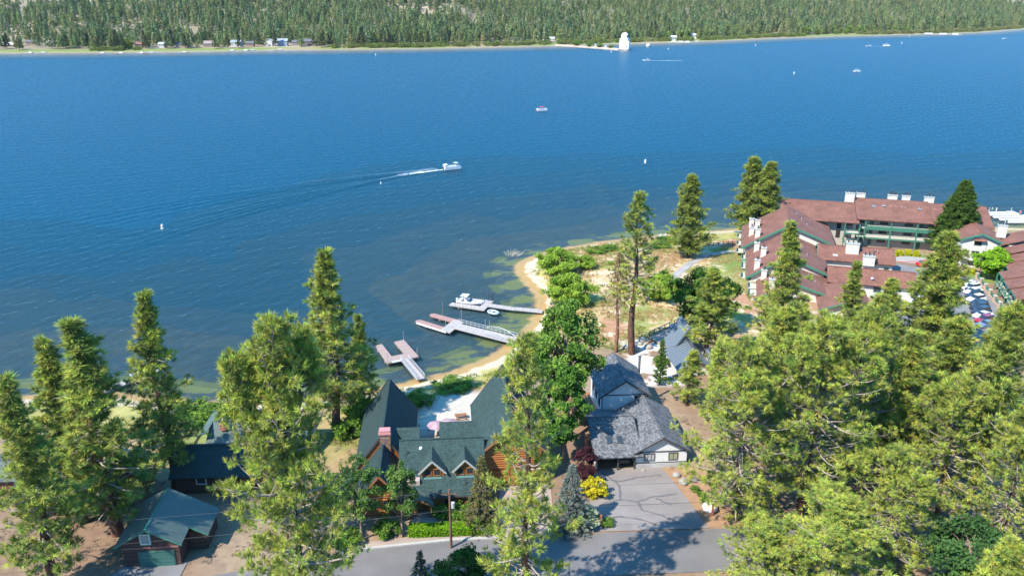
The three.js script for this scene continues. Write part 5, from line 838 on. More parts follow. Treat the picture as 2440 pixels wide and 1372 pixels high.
function motorboat(label, pos, turn, L = 6.4) {
  const b = thing('motorboat', label, 'boat', pos, turn), k = L / 6.4; b.scale.set(k, k, k);
  part('hull', hullGeo(6.4, 2.4, 0.75), hullMat, b); part('foredeck', slab([[0.6, 0.78, 1.05], [2.6, 0.9, 0.62], [3.05, 0.98, 0], [2.6, 0.9, -0.62], [0.6, 0.78, -1.05]], 0.06), M.gelcoat, b); part('cockpit_floor', bx(-1.2, 0.25, 0, 3.6, 0.06, 1.9), M.vinyl, b);
  part('windscreen', [slab([[0.35, 0.78, 0.95], [0.35, 0.78, -0.95], [-0.05, 1.25, -0.85], [-0.05, 1.25, 0.85]].reverse(), 0.03)], M.glass, b);
  part('bench_seat', bx(-2.4, 0.6, 0, 0.6, 0.6, 1.8), M.vinyl, b); for (const s of [-1, 1]) part('captain_seat', [bx(-0.8, 0.55, s * 0.5, 0.5, 0.5, 0.5), bx(-1.05, 0.95, s * 0.5, 0.12, 0.5, 0.5)], M.vinyl, b);
  const tw = part('tower', [bar([-0.3, 0.7, 1.05], [-1.0, 2.1, 0.9], 0.06, 0.06), bar([-0.3, 0.7, -1.05], [-1.0, 2.1, -0.9], 0.06, 0.06), bar([-1.9, 0.7, 1.05], [-1.6, 2.1, 0.9], 0.06, 0.06), bar([-1.9, 0.7, -1.05], [-1.6, 2.1, -0.9], 0.06, 0.06)], M.steel, b); part('bimini', slab([[-2.2, 2.12, 1.0], [-0.4, 2.12, 1.0], [-0.4, 2.12, -1.0], [-2.2, 2.12, -1.0]], 0.08), M.gelcoat, tw);
  part('outboard', [bx(-3.4, 0.75, 0, 0.4, 0.7, 0.45), bx(-3.45, 0.15, 0, 0.2, 0.7, 0.2)], M.vinyl, b); return b;
}
function pontoon(label, pos, turn, canopyMat, open = false, L = 7.6) {
  const b = thing('pontoon_boat', label, 'boat', pos, turn), k = L / 7.6; b.scale.set(k, k, k);
  for (const s of [-1, 1]) part('pontoon_tube', [rod([-3.7, 0.15, s * 0.95], [3.2, 0.15, s * 0.95], 0.36, 10), rod([3.2, 0.15, s * 0.95], [3.8, 0.3, s * 0.95], 0.36, 10, 0.08)], M.aluminium, b);
  part('deck', bx(0, 0.58, 0, 7.4, 0.14, 2.6), M.gelcoat, b);
  part('side_fence', [bx(-0.2, 1.0, 1.27, 6.6, 0.72, 0.06), bx(-0.2, 1.0, -1.27, 6.6, 0.72, 0.06), bx(3.1, 1.0, 0, 0.06, 0.72, 2.5), bx(-3.5, 1.0, 0, 0.06, 0.72, 2.5)], M.gelcoat, b); part('stripe', [bx(-0.2, 0.95, 1.31, 6.4, 0.14, 0.02)], M.paleTrim, b);
  part('bow_bench', [bx(2.4, 0.9, 0.8, 1.2, 0.5, 0.7), bx(2.4, 0.9, -0.8, 1.2, 0.5, 0.7)], M.vinyl, b); part('stern_bench', [bx(-2.8, 0.9, 0, 0.8, 0.5, 2.2), bx(-3.2, 1.3, 0, 0.16, 0.5, 2.2)], M.vinyl, b); part('console', [bx(0.2, 1.15, 0.75, 0.7, 1.0, 0.7), bx(-0.7, 1.0, 0.75, 0.5, 0.7, 0.5)], M.gelcoat, b);
  const fr = part('bimini_frame', [bar([-0.4, 1.3, 1.2], [-1.4, 2.5, 1.15], 0.05, 0.05), bar([-0.4, 1.3, -1.2], [-1.4, 2.5, -1.15], 0.05, 0.05), bar([-0.4, 1.3, 1.2], [0.8, 2.5, 1.15], 0.05, 0.05), bar([-0.4, 1.3, -1.2], [0.8, 2.5, -1.15], 0.05, 0.05)], M.steel, b);
  if (open) { part('bimini', [slab([[-3.6, 1.9, 1.2], [-2.3, 2.3, 1.2], [-2.3, 2.3, -1.2], [-3.6, 1.9, -1.2]], 0.12)], canopyMat, fr); part('bow_bimini', [slab([[1.0, 2.5, 1.15], [2.4, 2.5, 1.15], [2.4, 2.5, -1.15], [1.0, 2.5, -1.15]], 0.1), bar([1.2, 1.3, 1.2], [1.1, 2.5, 1.1], 0.05, 0.05), bar([2.0, 1.3, 1.2], [2.3, 2.5, 1.1], 0.05, 0.05)], canopyMat, fr); }
  else part('bimini', slab([[-1.8, 2.52, 1.2], [1.2, 2.52, 1.2], [1.2, 2.52, -1.2], [-1.8, 2.52, -1.2]], 0.12), canopyMat, fr);
  part('outboard', [bx(-3.9, 1.0, 0, 0.4, 0.7, 0.5), bx(-3.95, 0.3, 0, 0.22, 0.9, 0.22)], M.darkTrim, b); return b;
}
motorboat('white motorboat with a canopy moored in the weathered grey dock', [-10.6, 0.25, -188.9], -18, 6.6);
pontoon('white pontoon boat under way with a foaming wake', [-26.7, 0.05, -354.3], 26, M.gelcoat, true, 8.4);
pontoon('drifting pontoon boat with a red canopy', [19.8, 0.05, -541.6], 22, M.canvasRed, false, 8);
motorboat('white motorboat speeding past the observatory with a thin wake', [153.9, 0.1, -954.4], 178, 8); motorboat('small white motorboat towing near the beach camp', [515.6, 0.1, -1211], 185, 8); pontoon('white pontoon boat alone in front of the beach camp', [341.5, 0.05, -820], 15, M.gelcoat, false, 7.6); pontoon('long white pontoon boat abreast of the towing motorboat', [545.8, 0.05, -1220.7], 2, M.gelcoat, false, 11); motorboat('far white motorboat out in the open bay', [827.9, 0.1, -1410], 5, 8);
// foam of the wakes: ragged patches lying on the water
function wakeFoam(label, x, z, dx, dz, len, spread, n, seed, sizeK = 1) {
  const r = rng(seed), F = new Faces(), l = Math.hypot(dx, dz); dx /= l; dz /= l;
  for (let i = 0; i < n; i++) { const t = Math.pow(r(), 1.7), arm = Math.floor(r() * 3) - 1, a = t * len, b = arm * spread * t * len + (r() - 0.5) * (0.5 + 1.1 * t) * sizeK, px = x + dx * a - dz * b, pz = z + dz * a + dx * b, s = sizeK * (1 - t * 0.75) * (0.25 + 0.75 * r()), e = s * (1.2 + 2 * r()); const y = 0.08 + 0.12 * r() * (1 - t);
    F.tri([px + dx * e, y, pz + dz * e], [px - dx * e + dz * s * 0.4, y, pz - dz * e - dx * s * 0.4], [px - dz * s * 0.6, y + 0.03, pz + dx * s * 0.6], [1, 1, 1]); F.tri([px + dx * e, y, pz + dz * e], [px + dz * s * 0.6, y + 0.03, pz - dx * s * 0.6], [px - dx * e, y, pz - dz * e], [1, 1, 1]); }
  const g = F.build(); g.deleteAttribute('color'); g.computeVertexNormals(); const o = part('wake_foam', g, mat([0.8, 0.84, 0.86], 0.9, { side: THREE.DoubleSide })); tag(o, label, 'foam', null, 'stuff');
}
wakeFoam('white foam trail behind the moving pontoon boat', -31, -352.2, -0.861, 0.509, 21, 0.07, 300, 1, 0.75); wakeFoam('thin foam trail behind the speeding motorboat', 158, -954.6, 1, -0.05, 40, 0.02, 260, 2, 1.3); wakeFoam('short foam trail of the towing motorboat', 519, -1211, 1, -0.2, 30, 0.01, 160, 3, 1.2);
// buoys
function buoy(x, z, label, k = 1) { const b = thing('buoy', label, 'buoy', [x, 0, z]); b.scale.set(k, k, k); part('body', [cyl(0, -0.2, 0, 0.32, 0.3, 1.2, 10), cyl(0, 1.0, 0, 0.3, 0.08, 0.35, 10)], M.whiteTrim, b); part('band', cyl(0, 0.55, 0, 0.325, 0.32, 0.14, 10), mat([0.6, 0.2, 0.05], 0.6), b); part('collar', cyl(0, 0.0, 0, 0.5, 0.5, 0.16, 10), M.paleTrim, b); }
buoy(-116.6, -258.2, 'white marker buoy on open water beside the old wake', 1.25); buoy(61.6, -368.3, 'white marker buoy off the point with the willows', 1.3); buoy(-54, -325, 'small white float beside the pontoon boat wake', 0.7); buoy(-24.5, -143.5, 'tiny white float by the beach gangway', 0.35);
for (const [x, z] of [[272, -798], [358, -1230], [130, -1095], [-170, -1040], [215, -1150], [700, -1480], [600, -1290]]) buoy(x, z, 'distant white marker buoy on the lake', 1.6); for (const o of scene.children) if (o.userData.label === 'distant white marker buoy on the lake') o.userData.group = 'distant buoys';
{ const b = thing('mooring_ball', 'large white round float beyond the observatory', 'buoy', [197, 0, -1211]); part('ball', sph(0, 1.6, 0, 3, 16, 12), M.whiteTrim, b); part('hatch', bx(2.6, 1.2, 0.9, 1.4, 1.6, 1.4), M.darkTrim, b); }
// two white beach chairs
for (const [x, l] of [[47.6, 'white beach chair, one of a pair on the sand'], [49.2, 'white beach chair, one of a pair on the sand']]) { const c = thing('beach_chair', l, 'chair', [x, gy(x, -247.5), -247.5], 180, 'pair of white beach chairs'); part('seat', bx(0, 0.35, 0, 0.7, 0.06, 0.7), M.whiteTrim, c); part('backrest', bar([0, 0.35, -0.35], [0, 1.15, -0.6], 0.7, 0.05), M.whiteTrim, c); for (const s of [-1, 1]) { part('armrest', bx(s * 0.38, 0.62, 0, 0.1, 0.04, 0.8), M.whiteTrim, c); part('leg', bx(s * 0.36, 0.3, 0.3, 0.06, 0.62, 0.06), M.whiteTrim, c); part('leg', bx(s * 0.36, 0.22, -0.3, 0.06, 0.45, 0.06), M.whiteTrim, c); } }

// ---------------------------------------------------------------- solar observatory on its causeway
{
  const o = thing('observatory', 'white solar observatory tower with a domed head', 'observatory', [154, 0.3, -1146], -25), w = mat([0.72, 0.72, 0.71], 0.7);
  part('tower_wall', [bx(0, 7, 0, 11, 14, 11), bx(0, 14.3, 0, 11.6, 0.6, 11.6)], w, o); part('stair_tower', bx(5.0, 5.6, 4.4, 6, 11, 5), w, o);
  const dome = part('dome', [new THREE.SphereGeometry(5, 24, 12, 0, 6.2832, 0, 1.75).translate(0, 17.2, 0).toNonIndexed(), cyl(0, 14.4, 0, 4.9, 4.9, 2.4, 24)], w, o); part('shutter_opening', bx(4.3, 17.6, 2.2, 1.6, 3, 1.8, -0.5), M.darkVoid, dome); part('shutter_rib', [rod([-4.6, 19, 0], [0, 22.3, 0], 0.25), rod([4.6, 19, 0], [0, 22.3, 0], 0.25)], M.paleTrim, dome);
  pane(o, 4, 9, 6.92, 2.6, 1.2, { frame: M.paleTrim }); pane(o, 5, 4.6, 6.92, 3, 2.2, { frame: M.paleTrim, glass: phys([0.25, 0.3, 0.42], 0.2) }); part('door', bx(6.6, 1.4, 6.95, 1.3, 2.6, 0.15), M.paleTrim, o); part('plinth', bx(0.5, 0, 0.5, 15, 2, 14), M.rock, o);
}
for (const [x, z, h, l] of [[119, -1185, 4, 'little white hut on the observatory causeway'], [131, -1170, 3, 'white instrument post on the observatory causeway']]) { const s = thing('hut', l, 'hut', [x, 1.8, z]); part('wall', bx(0, h / 2 - 0.4, 0, h * 0.8, h, h * 0.7), M.whiteWall, s); part('roof', bx(0, h * 0.95 - 0.1, 0, h, 0.3, h * 0.9), M.paleTrim, s); }

[[95, -1215, 3.4], [112, -1196, 3], [124, -1181, 2.6], [137, -1163, 2.2]].forEach(([x, z, k], i) => { const t = plant('shrub', bush, 'brown green shrub on the observatory causeway', 'shrub', [x, z], [k, k * 0.8, k], i * 70, { ...leafOpt, group: 'shrubs on the causeway', y: 1.3 }); });
// ---------------------------------------------------------------- lakeside apartment blocks with brown shingle roofs
function chimneyStack(P, x, y, z, w, h, d, pipes, name = 'chimney') {
  const c = part(name, bx(x, y + h / 2, z, w, h, d), M.creamWall, P); part('chimney_cap', bx(x, y + h + 0.12, z, w + 0.2, 0.24, d + 0.2), M.paleTrim, c);
  for (let i = 0; i < pipes; i++) { const px = x + (pipes === 1 ? 0 : lerp(-w * 0.36, w * 0.36, i / (pipes - 1))); part('flue_pipe', [cyl(px, y + h + 0.2, z, 0.16, 0.16, 0.7 + 0.25 * (i % 3), 7), cyl(px, y + h + 0.9 + 0.25 * (i % 3), z, 0.26, 0.24, 0.16, 7)], M.darkMetal, c); }
  return c;
}
const CO = [102, 3.2, -228.7], CT = -15.6;
{
  const c = thing('courtyard_block', 'three storey apartment block with green balconies around the courtyard', 'apartments', CO, CT);
  const yE = 8.3, yR = 11.8, zw = -2.6, len = 35.5;
  // main range: facade to the courtyard
  walls(c, { along: 'x', al: -zw, ar: 23, am: 12, b0: 0.2, b1: len, yb: -0.5, yl: 8.6, yr: 8.2, ym: 11.3, m: M.taupeWall });
  for (const [a, b, dy] of [[-0.4, 20.2, 0], [20.25, 36, -0.35]]) gable(c, { along: 'x', al: 0, ar: 24, am: 12, b0: a, b1: b, yl: yE + dy, ym: yR + dy, m: M.brownShingle, trim: M.darkTrim, trimBoth: true, board: 0.35 });
  for (let f = 0; f < 3; f++) {
    const y = f * 2.75;
    for (const [x, w] of [[1.2, 1.8], [7.4, 2.2], [14.2, 2.2], [22.2, 2], [28.5, 2.2]]) pane(c, x, y + 1.55, zw + 0.02, w, 1.25, { frame: M.darkTrim, mull: 1, f: 0.08, sill: M.paleTrim });
    for (const x of [4.2, 17.6, 25.4]) { part('door', bx(x, y + 1.05, zw + 0.05, 1.0, 2.1, 0.1), M.greenDoor, c); }
    for (const x of [10.2, 19.6]) part('wall_lamp', bx(x, y + 1.9, zw + 0.12, 0.25, 0.35, 0.2), M.darkTrim, c);
    if (f) { const g = part('gallery', bx(12.2, y - 0.12, zw + 1.0, 24, 0.24, 1.9), M.rail, c); part('gallery_edge', bx(12.2, y - 0.2, zw + 2.0, 24, 0.4, 0.14), M.greenTrim, g); part('parapet', bx(13.2, y + 0.45, zw + 2.02, 21, 0.75, 0.12), f === 1 ? M.rail : M.greenTrim, g); part('parapet_cap', bx(13.2, y + 0.88, zw + 2.02, 21.1, 0.12, 0.24), M.rail, g); }
  }
  for (const x of [2.2, 9.2, 16.2, 23.6, 29.5]) part('gallery_post', bx(x, 3.6, zw + 2.12, 0.3, 8, 0.3), M.greenTrim, c);
  for (const [x, w] of [[1.6, 2.4], [10.6, 2.6], [14.4, 2.2], [20.8, 2.6]]) chimneyStack(c, x, 9.6, -13.8, w, 3.2, 1.2, 3 + (x > 10 && x < 12 ? 2 : 0));
  for (const [x, z] of [[4.6, -7.6], [7.4, -8.2], [17.2, -7.6]]) { const y = yE + (-z) / 12 * 3.5; part('vent_stack', [cyl(x, y, z, 0.12, 0.12, 0.7, 6), cyl(x + 0.6, y - 0.1, z + 0.2, 0.08, 0.08, 0.5, 6), bx(x + 0.2, y + 0.05, z + 0.3, 1.1, 0.06, 0.9)], M.steel, c); }
  for (const x of [9.4, 11, 12.6, 13.6, 21.6]) part('vent_cap', sph(x, yE + 2.4 - 0.05, -8.2, 0.16, 6, 5), M.paleTrim, c);
  // corner range towards the lake, lower
  walls(c, { along: 'x', al: 1.0, ar: 18, am: 9.4, b0: -21, b1: -0.2, yb: -1, yl: 7.4, yr: 7, ym: 10.3, m: M.taupeWall });
  gable(c, { along: 'x', al: -1.3, ar: 20, am: 9.4, b0: -22, b1: 0.2, yl: 7.3, ym: 10.8, m: M.brownShingle, trim: M.darkTrim, trimBoth: true, board: 0.35 });
  chimneyStack(c, -1.9, 9.2, -10.6, 2.6, 4.2, 1.3, 3);
  for (let f = 0; f < 2; f++) { const y = 1.9 + f * 2.75, b = part('balcony', bx(-1.8, y, 2.0, 4.0, 0.24, 2.2), M.rail, c); part('balcony_rail', [bx(-1.8, y + 1.0, 3.06, 4, 0.1, 0.1), bx(-3.75, y + 0.55, 2.0, 0.08, 1, 2.2), bx(0.15, y + 0.55, 2.0, 0.08, 1, 2.2)], M.greenTrim, b); part('balcony_edge', bx(-1.8, y - 0.1, 3.08, 4.1, 0.34, 0.1), M.greenTrim, b); pane(c, -2.2, y + 1.3, -0.96, 1.8, 1.8, { frame: M.darkTrim }); part('balcony_door', bx(-5, y + 1.2, -0.95, 1.2, 2.3, 0.08), M.darkVoid, c); }
  for (const x of [-3.8, 0.2]) part('gallery_post', bx(x, 3.2, 3.1, 0.28, 8.4, 0.28), M.greenTrim, c);
}
// the west range steps down towards the street in gabled units, each with white chimneys on the lake side
const unit1 = [['gabled apartment unit next to the corner range, chimneys on its lake side', -32.7, -7.9, -20.4, -2.5, 20, 2.8, 5.5, 10.3], ['middle gabled apartment unit with a green edged white gable', -31.2, -11, -21.4, 19, 42.4, 1.5, 4.0, 8.1], ['lowest gabled apartment unit behind the pine grove', -29.4, -11.5, -20.2, 38, 55, 0.2, 2.8, 5.4]];
unit1.forEach(([label, al, ar, am, b0, b1, yl, yr, ym], k) => {
  const c = thing('apartment_unit', label, 'apartments', CO, CT);
  const f = 1.3, yAt = (a) => a < am ? lerp(yl, ym, (a - al) / (am - al)) : lerp(yr, ym, (ar - a) / (ar - am));
  walls(c, { al: al + f, ar: ar - f, am, b0: b0 + 0.6, b1: b1 - 0.8, yb: -2.5, yl: yAt(al + f) - 0.35, yr: yAt(ar - f) - 0.35, ym: ym - 0.35, m: M.creamWall });
  gable(c, { al, ar, am, b0, b1, yl, yr, ym, m: M.brownShingle, trim: M.greenTrim, trimBoth: true, board: 0.55, t: 0.3 });
  part('eave_board', bar([al - 0.04, yl - 0.15, b0], [al - 0.04, yl - 0.15, b1], 0.1, 0.4), M.greenTrim, c);
  const n = [4, 3, 2][k];
  for (let i = 0; i < n; i++) { const z = lerp(b0 + 4.5, b1 - 3, n === 1 ? 0 : i / (n - 1)), x = al + 2.6 + (i % 2) * 1.6; chimneyStack(c, x, yAt(x) - 0.6, z, 1.35, 2.8, 1.35, 1); }
  for (let i = 0; i < 3; i++) vent(c, am + 2.6 + i * 1.3, yAt(am + 2.6 + i * 1.3), lerp(b0, b1, 0.3 + i * 0.18), 0.7, 0.1, M.steel);
  for (let i = 0; i < 3; i++) { const z = lerp(b0 + 3, b1 - 4, i / 2), b = part('balcony', bx(al - 0.1, 0.6, z, 2.2, 0.2, 4), M.rail, c); part('balcony_rail', [bx(al - 1.15, 1.6, z, 0.08, 0.1, 4), bx(al - 1.15, 1.1, z, 0.06, 0.9, 3.9)], M.greenTrim, b); }
  part('trim_band', bx(am, yAt(al + f) - 1.1, b1 - 0.76, (ar - al) - 2 * f - 0.4, 0.16, 0.1), M.paleTrim, c);
  if (k === 2) for (const [x, y] of [[-25, 1.2], [-21, 1.2], [-17, 1.2], [-22, 4]]) pane(c, x, y, b1 - 0.78, 1.8, 1.3, { frame: M.darkTrim });
});
{
  const c = thing('apartment_unit', 'low brown roofed apartment unit with a fat white chimney', 'apartments', CO, CT);
  walls(c, { along: 'x', al: -29.2, ar: -19.6, am: -24.5, b0: -11, b1: 5.6, yb: -0.6, yl: 4.2, ym: 6.3, m: M.creamWall }); gable(c, { along: 'x', al: -30.2, ar: -18.8, am: -24.5, b0: -13, b1: 6.3, yl: 4.2, ym: 6.8, m: M.brownShingle, trim: M.greenTrim, trimBoth: true, board: 0.45 });
  chimneyStack(c, -4.4, 4.8, 26.6, 3.2, 3.4, 1.6, 3); chimneyStack(c, -0.6, 3.8, 30.6, 2.8, 2.4, 1.6, 3); pane(c, 4.2, 2.3, 29.24, 1.2, 1.5, { frame: M.greenTrim }); part('chimney_flashing', bx(-8.6, 5.2, 28.4, 1.2, 0.3, 0.5), M.whiteTrim, c); for (const [x, z] of [[1.4, 26], [2, 26.6]]) vent(c, x, 6.2, z, 0.7, 0.1, mat([0.4, 0.2, 0.18], 0.8));
}
{
  const c = thing('apartment_unit', 'apartment unit with a plain white end wall beside the parking lot', 'apartments', CO, CT);
  walls(c, { along: 'x', al: -47, ar: -39.4, am: -43.4, b0: -11, b1: 7.4, yb: -0.8, yl: 4.1, ym: 6.2, m: M.creamWall }); gable(c, { along: 'x', al: -47.9, ar: -38.8, am: -43.4, b0: -12, b1: 8.3, yl: 4.05, ym: 6.8, m: M.brownShingle, trim: M.darkTrim, trimBoth: true, board: 0.4 });
  pane(c, -0.4, 2.9, 47.04, 1.7, 1.3, { frame: M.greenTrim, mull: 1 }); pane(c, 3.2, 2.9, 47.04, 0.9, 1.2, { frame: M.darkTrim, mull: 0 }); const s = part('satellite_dish', new THREE.SphereGeometry(0.45, 12, 6, 0, 6.2832, 0, 0.9).rotateX(0.8).translate(-1.8, 5.3, 46.4).toNonIndexed(), mat([0.4, 0.4, 0.42], 0.5, { side: THREE.DoubleSide }), c); part('mast', cyl(-1.8, 4.4, 46.4, 0.04, 0.04, 0.9, 5), M.steel, s);
  walls(c, { al: -14, ar: -4, am: -9, b0: 47, b1: 62, yb: -1, yl: 2.4, ym: 4.2, m: M.creamWall }); gable(c, { al: -15, ar: -3, am: -9, b0: 46.4, b1: 63, yl: 2.2, ym: 4.6, m: M.brownShingle, trim: M.greenTrim, board: 0.4 });
}
// the block beyond the car row: white gable end and a long stepped roof
{
  const c = thing('apartment_block', 'apartment block with a white gable end and a long stepped brown roof', 'apartments', [126, 3.8, -206.8], -20);
  walls(c, { al: -4.4, ar: 4.4, am: 0, b0: -11, b1: 0, yb: -0.5, yl: 7.9, ym: 9.3, m: M.creamWall }); gable(c, { al: -5.2, ar: 5.2, am: 0, b0: -11.5, b1: 0.7, yl: 7.7, ym: 9.8, m: M.brownShingle, trim: M.greenTrim, board: 0.5 });
  for (const [x, y] of [[-0.6, 6.9], [-0.8, 4.0], [-1.2, 1.2]]) pane(c, x, y, 0.02, 1.8, 1.3, { frame: M.darkTrim, mull: 1 }); part('awning', slab([[-1.8, 7.7, 1.0], [1.3, 7.7, 1.0], [1.3, 8.25, 0.05], [-1.8, 8.25, 0.05]], 0.12), M.brownShingle, c); part('drain_pipe', cyl(1.4, 0, 0.12, 0.07, 0.07, 8, 6), M.paleTrim, c); chimneyStack(c, 5.2, 8.0, -4.2, 2.2, 3.2, 1.4, 3);
  part('entrance_frame', [bx(-4.1, 1.3, 1.2, 0.2, 2.6, 0.2), bx(-3.2, 2.6, 0.7, 2, 0.2, 1.4)], M.paleTrim, c);
  const eaves = [[5.0, -7.5, 1, 7.2], [5.6, 1, 6.5, 6.4], [5.2, 6.5, 12, 5.7], [4.6, 12, 17.4, 5.2], [2.4, 17.4, 23, 4.7], [2.6, 23, 29, 4.4], [3.0, 29, 36, 4.1]];
  for (const [x, b0, b1, y] of eaves) {
    part('wall', bx(x + 7.6, y / 2 - 0.3, (b0 + b1) / 2, 12, y + 0.6, b1 - b0 - 0.02), M.creamWall, c);
    part('roof_slope', slab([[x - 0.6, y, b0], [x - 0.6, y, b1], [17, y + 4.4, b1], [17, y + 4.4, b0]], 0.25), M.brownShingle, c); part('fascia', bar([x - 0.64, y - 0.2, b0], [x - 0.64, y - 0.2, b1], 0.09, 0.36), M.greenTrim, c);
    const b = part('balcony', bx(x + 0.2, y - 2.6, (b0 + b1) / 2, 2.4, 0.2, b1 - b0 - 0.6), M.rail, c); for (let k = 0; k < 9; k++) part('baluster', bx(x - 0.98, y - 2.05, lerp(b0 + 0.5, b1 - 0.5, k / 8), 0.08, 1, 0.08), M.greenTrim, b); part('balcony_rail', bx(x - 0.98, y - 1.52, (b0 + b1) / 2, 0.12, 0.1, b1 - b0 - 0.7), M.greenTrim, b); for (const z of [b0 + 0.6, b1 - 0.6]) part('balcony_post', bx(x - 0.9, y / 2 - 0.9, z, 0.24, y + 1.2, 0.24), M.greenTrim, b); pane(c, x + 1.56, y - 1.6, (b0 + b1) / 2, 2.2, 1.8, { frame: M.darkTrim, ry: -90 });
  }
  part('roof_slope', slab([[28, 4.5, 36], [28, 4.5, -7.5], [17.05, 11.4, -7.5], [17.05, 8.5, 36]], 0.25), M.brownShingle, c);
  part('storage_bin', bx(4.3, 2.6, 18.6, 1, 1, 0.8), mat([0.03, 0.12, 0.4], 0.6), c);
}
// low garden wall with piers between the cars and the block
{
  const w = thing('garden_wall', 'tan garden wall with piers and green panels behind the parked cars', 'wall'); const A = [120.8, -196.8], B = [112.6, -168], n = 7;
  for (let i = 0; i <= n; i++) { const x = lerp(A[0], B[0], i / n), z = lerp(A[1], B[1], i / n), y = gy(x, z); part('pier', bx(x, y + 0.8, z, 0.6, 1.9, 0.6), M.tanWall, w); part('pier_cap', bx(x, y + 1.8, z, 0.75, 0.14, 0.75), M.rail, w); if (i < n) { const x2 = lerp(A[0], B[0], (i + 1) / n), z2 = lerp(A[1], B[1], (i + 1) / n); part('wall_base', bar([x, y + 0.25, z], [x2, y + 0.25, z2], 0.35, 0.7), M.tanWall, w); part('green_panel', bar([lerp(x, x2, 0.08) + 0.05, y + 1.1, lerp(z, z2, 0.08)], [lerp(x, x2, 0.92) + 0.05, y + 1.1, lerp(z, z2, 0.92)], 0.1, 0.95), M.greenTrim, w); } }
}
// utility boxes, bins
{ const b = thing('utility_cabinet', 'green utility cabinet on the lawn by the lake side units', 'cabinet', [64.6, gy(64.6, -211), -211], -16); part('body', bx(0, 0.8, 0, 1.9, 1.6, 1.3), M.greenTrim, b); part('door', bx(0, 0.8, 0.67, 1.6, 1.3, 0.04), M.paleTrim, b); }
{ const b = thing('rubbish_bin', 'green rubbish bin by the courtyard gallery posts', 'bin', [121.4, gy(121, -216.4), -216.6], -16); part('body', cyl(0, 0, 0, 0.34, 0.4, 0.95, 10), mat([0.02, 0.25, 0.12], 0.6), b); part('lid', cyl(0, 0.95, 0, 0.44, 0.36, 0.14, 10), mat([0.02, 0.25, 0.12], 0.6), b); }
{ const f = thing('beach_fence', 'low brown timber fence between the beach and the lake side units', 'fence'); for (let i = 0; i < 9; i++) { const x = lerp(58, 70, i / 8), z = lerp(-232, -234, i / 8), y = gy(x, z); part('post', bx(x, y + 0.5, z, 0.2, 1.3, 0.2), M.timber, f); if (i < 8) part('rail', [bar([x, y + 0.9, z], [lerp(58, 70, (i + 1) / 8), y + 0.9, lerp(-232, -234, (i + 1) / 8)], 0.08, 0.14), bar([x, y + 0.45, z], [lerp(58, 70, (i + 1) / 8), y + 0.45, lerp(-232, -234, (i + 1) / 8)], 0.08, 0.14)], M.timber, f); } }

// ---------------------------------------------------------------- cars
const carGlass = phys([0.02, 0.025, 0.03], 0.05, { clearcoat: 1 }), tyreM = mat([0.03, 0.03, 0.03], 0.8), rimM = mat([0.5, 0.5, 0.52], 0.35, { metalness: 0.7 }), lampM = phys([0.75, 0.75, 0.72], 0.1, { clearcoat: 1 }), tailM = phys([0.4, 0.02, 0.02], 0.2);
const bodyPlan = (low) => { const s = new THREE.Shape(); s.moveTo(-2.2, 0.35); s.lineTo(2.15, 0.35); s.quadraticCurveTo(2.3, 0.4, 2.28, 0.7); s.quadraticCurveTo(2.2, 0.92, 1.2, 0.98); s.lineTo(-2.1, 1.02); s.quadraticCurveTo(-2.32, 0.9, -2.28, 0.6); s.quadraticCurveTo(-2.28, 0.4, -2.2, 0.35); return new THREE.ExtrudeGeometry(s, { depth: 1.56, bevelEnabled: true, bevelSize: 0.1, bevelThickness: 0.12, bevelSegments: 2, steps: 1 }).translate(0, 0, -0.78); };
const cabinPlan = (suv) => { const s = new THREE.Shape(), h = suv ? 1.72 : 1.45; s.moveTo(-2.0 + (suv ? 0 : 0.25), 0.98); s.lineTo(1.15, 0.98); s.lineTo(0.45, h - 0.04); s.quadraticCurveTo(0.3, h, 0, h); s.lineTo(suv ? -1.5 : -0.9, h); s.quadraticCurveTo(suv ? -1.75 : -1.2, h - 0.02, suv ? -1.85 : -1.4, h - 0.15); s.lineTo(-2.0 + (suv ? 0 : 0.25), 0.98); return s; };
const carBody = bodyPlan(), cabins = [0, 1].map((k) => new THREE.ExtrudeGeometry(cabinPlan(k), { depth: 1.34, bevelEnabled: true, bevelSize: 0.03, bevelThickness: 0.1, bevelSegments: 2 }).translate(0, 0, -0.67));
const roofs = [0, 1].map((k) => bx(k ? -0.62 : -0.32, k ? 1.74 : 1.475, 0, k ? 2.0 : 1.3, 0.05, 1.36));
const wheelG = new THREE.CylinderGeometry(0.34, 0.34, 0.22, 16).rotateX(Math.PI / 2), rimG = new THREE.CylinderGeometry(0.2, 0.2, 0.24, 12).rotateX(Math.PI / 2);
function car(color, suv, label, [x, z], turn, group) {
  const c = thing('parked_car', label, 'car', [x, gy(x, z) + 0.09, z], turn, group), m = phys(color, 0.3, { clearcoat: 0.8, clearcoatRoughness: 0.08 });
  part('body', carBody, m, c); part('window_glass', cabins[suv], carGlass, c); part('roof', roofs[suv], m, c);
  for (const sx of [-1.4, 1.42]) for (const sz of [-0.82, 0.82]) { const w = part('wheel', wheelG, tyreM, c); w.position.set(sx, 0.34, sz); part('rim', rimG, rimM, w); }
  for (const s of [-0.62, 0.62]) { part('headlight', bx(2.27, 0.76, s, 0.1, 0.16, 0.36), lampM, c); part('tail_light', bx(-2.28, 0.82, s, 0.1, 0.16, 0.3), tailM, c); part('mirror', bx(0.75, 1.06, s * 1.52, 0.16, 0.12, 0.18), m, c); }
  part('bumper', [bx(2.3, 0.45, 0, 0.1, 0.16, 1.5), bx(-2.3, 0.45, 0, 0.1, 0.16, 1.5)], tyreM, c);
}
const wht = [0.75, 0.75, 0.75], blk = [0.018, 0.02, 0.024], nav = [0.02, 0.03, 0.05];
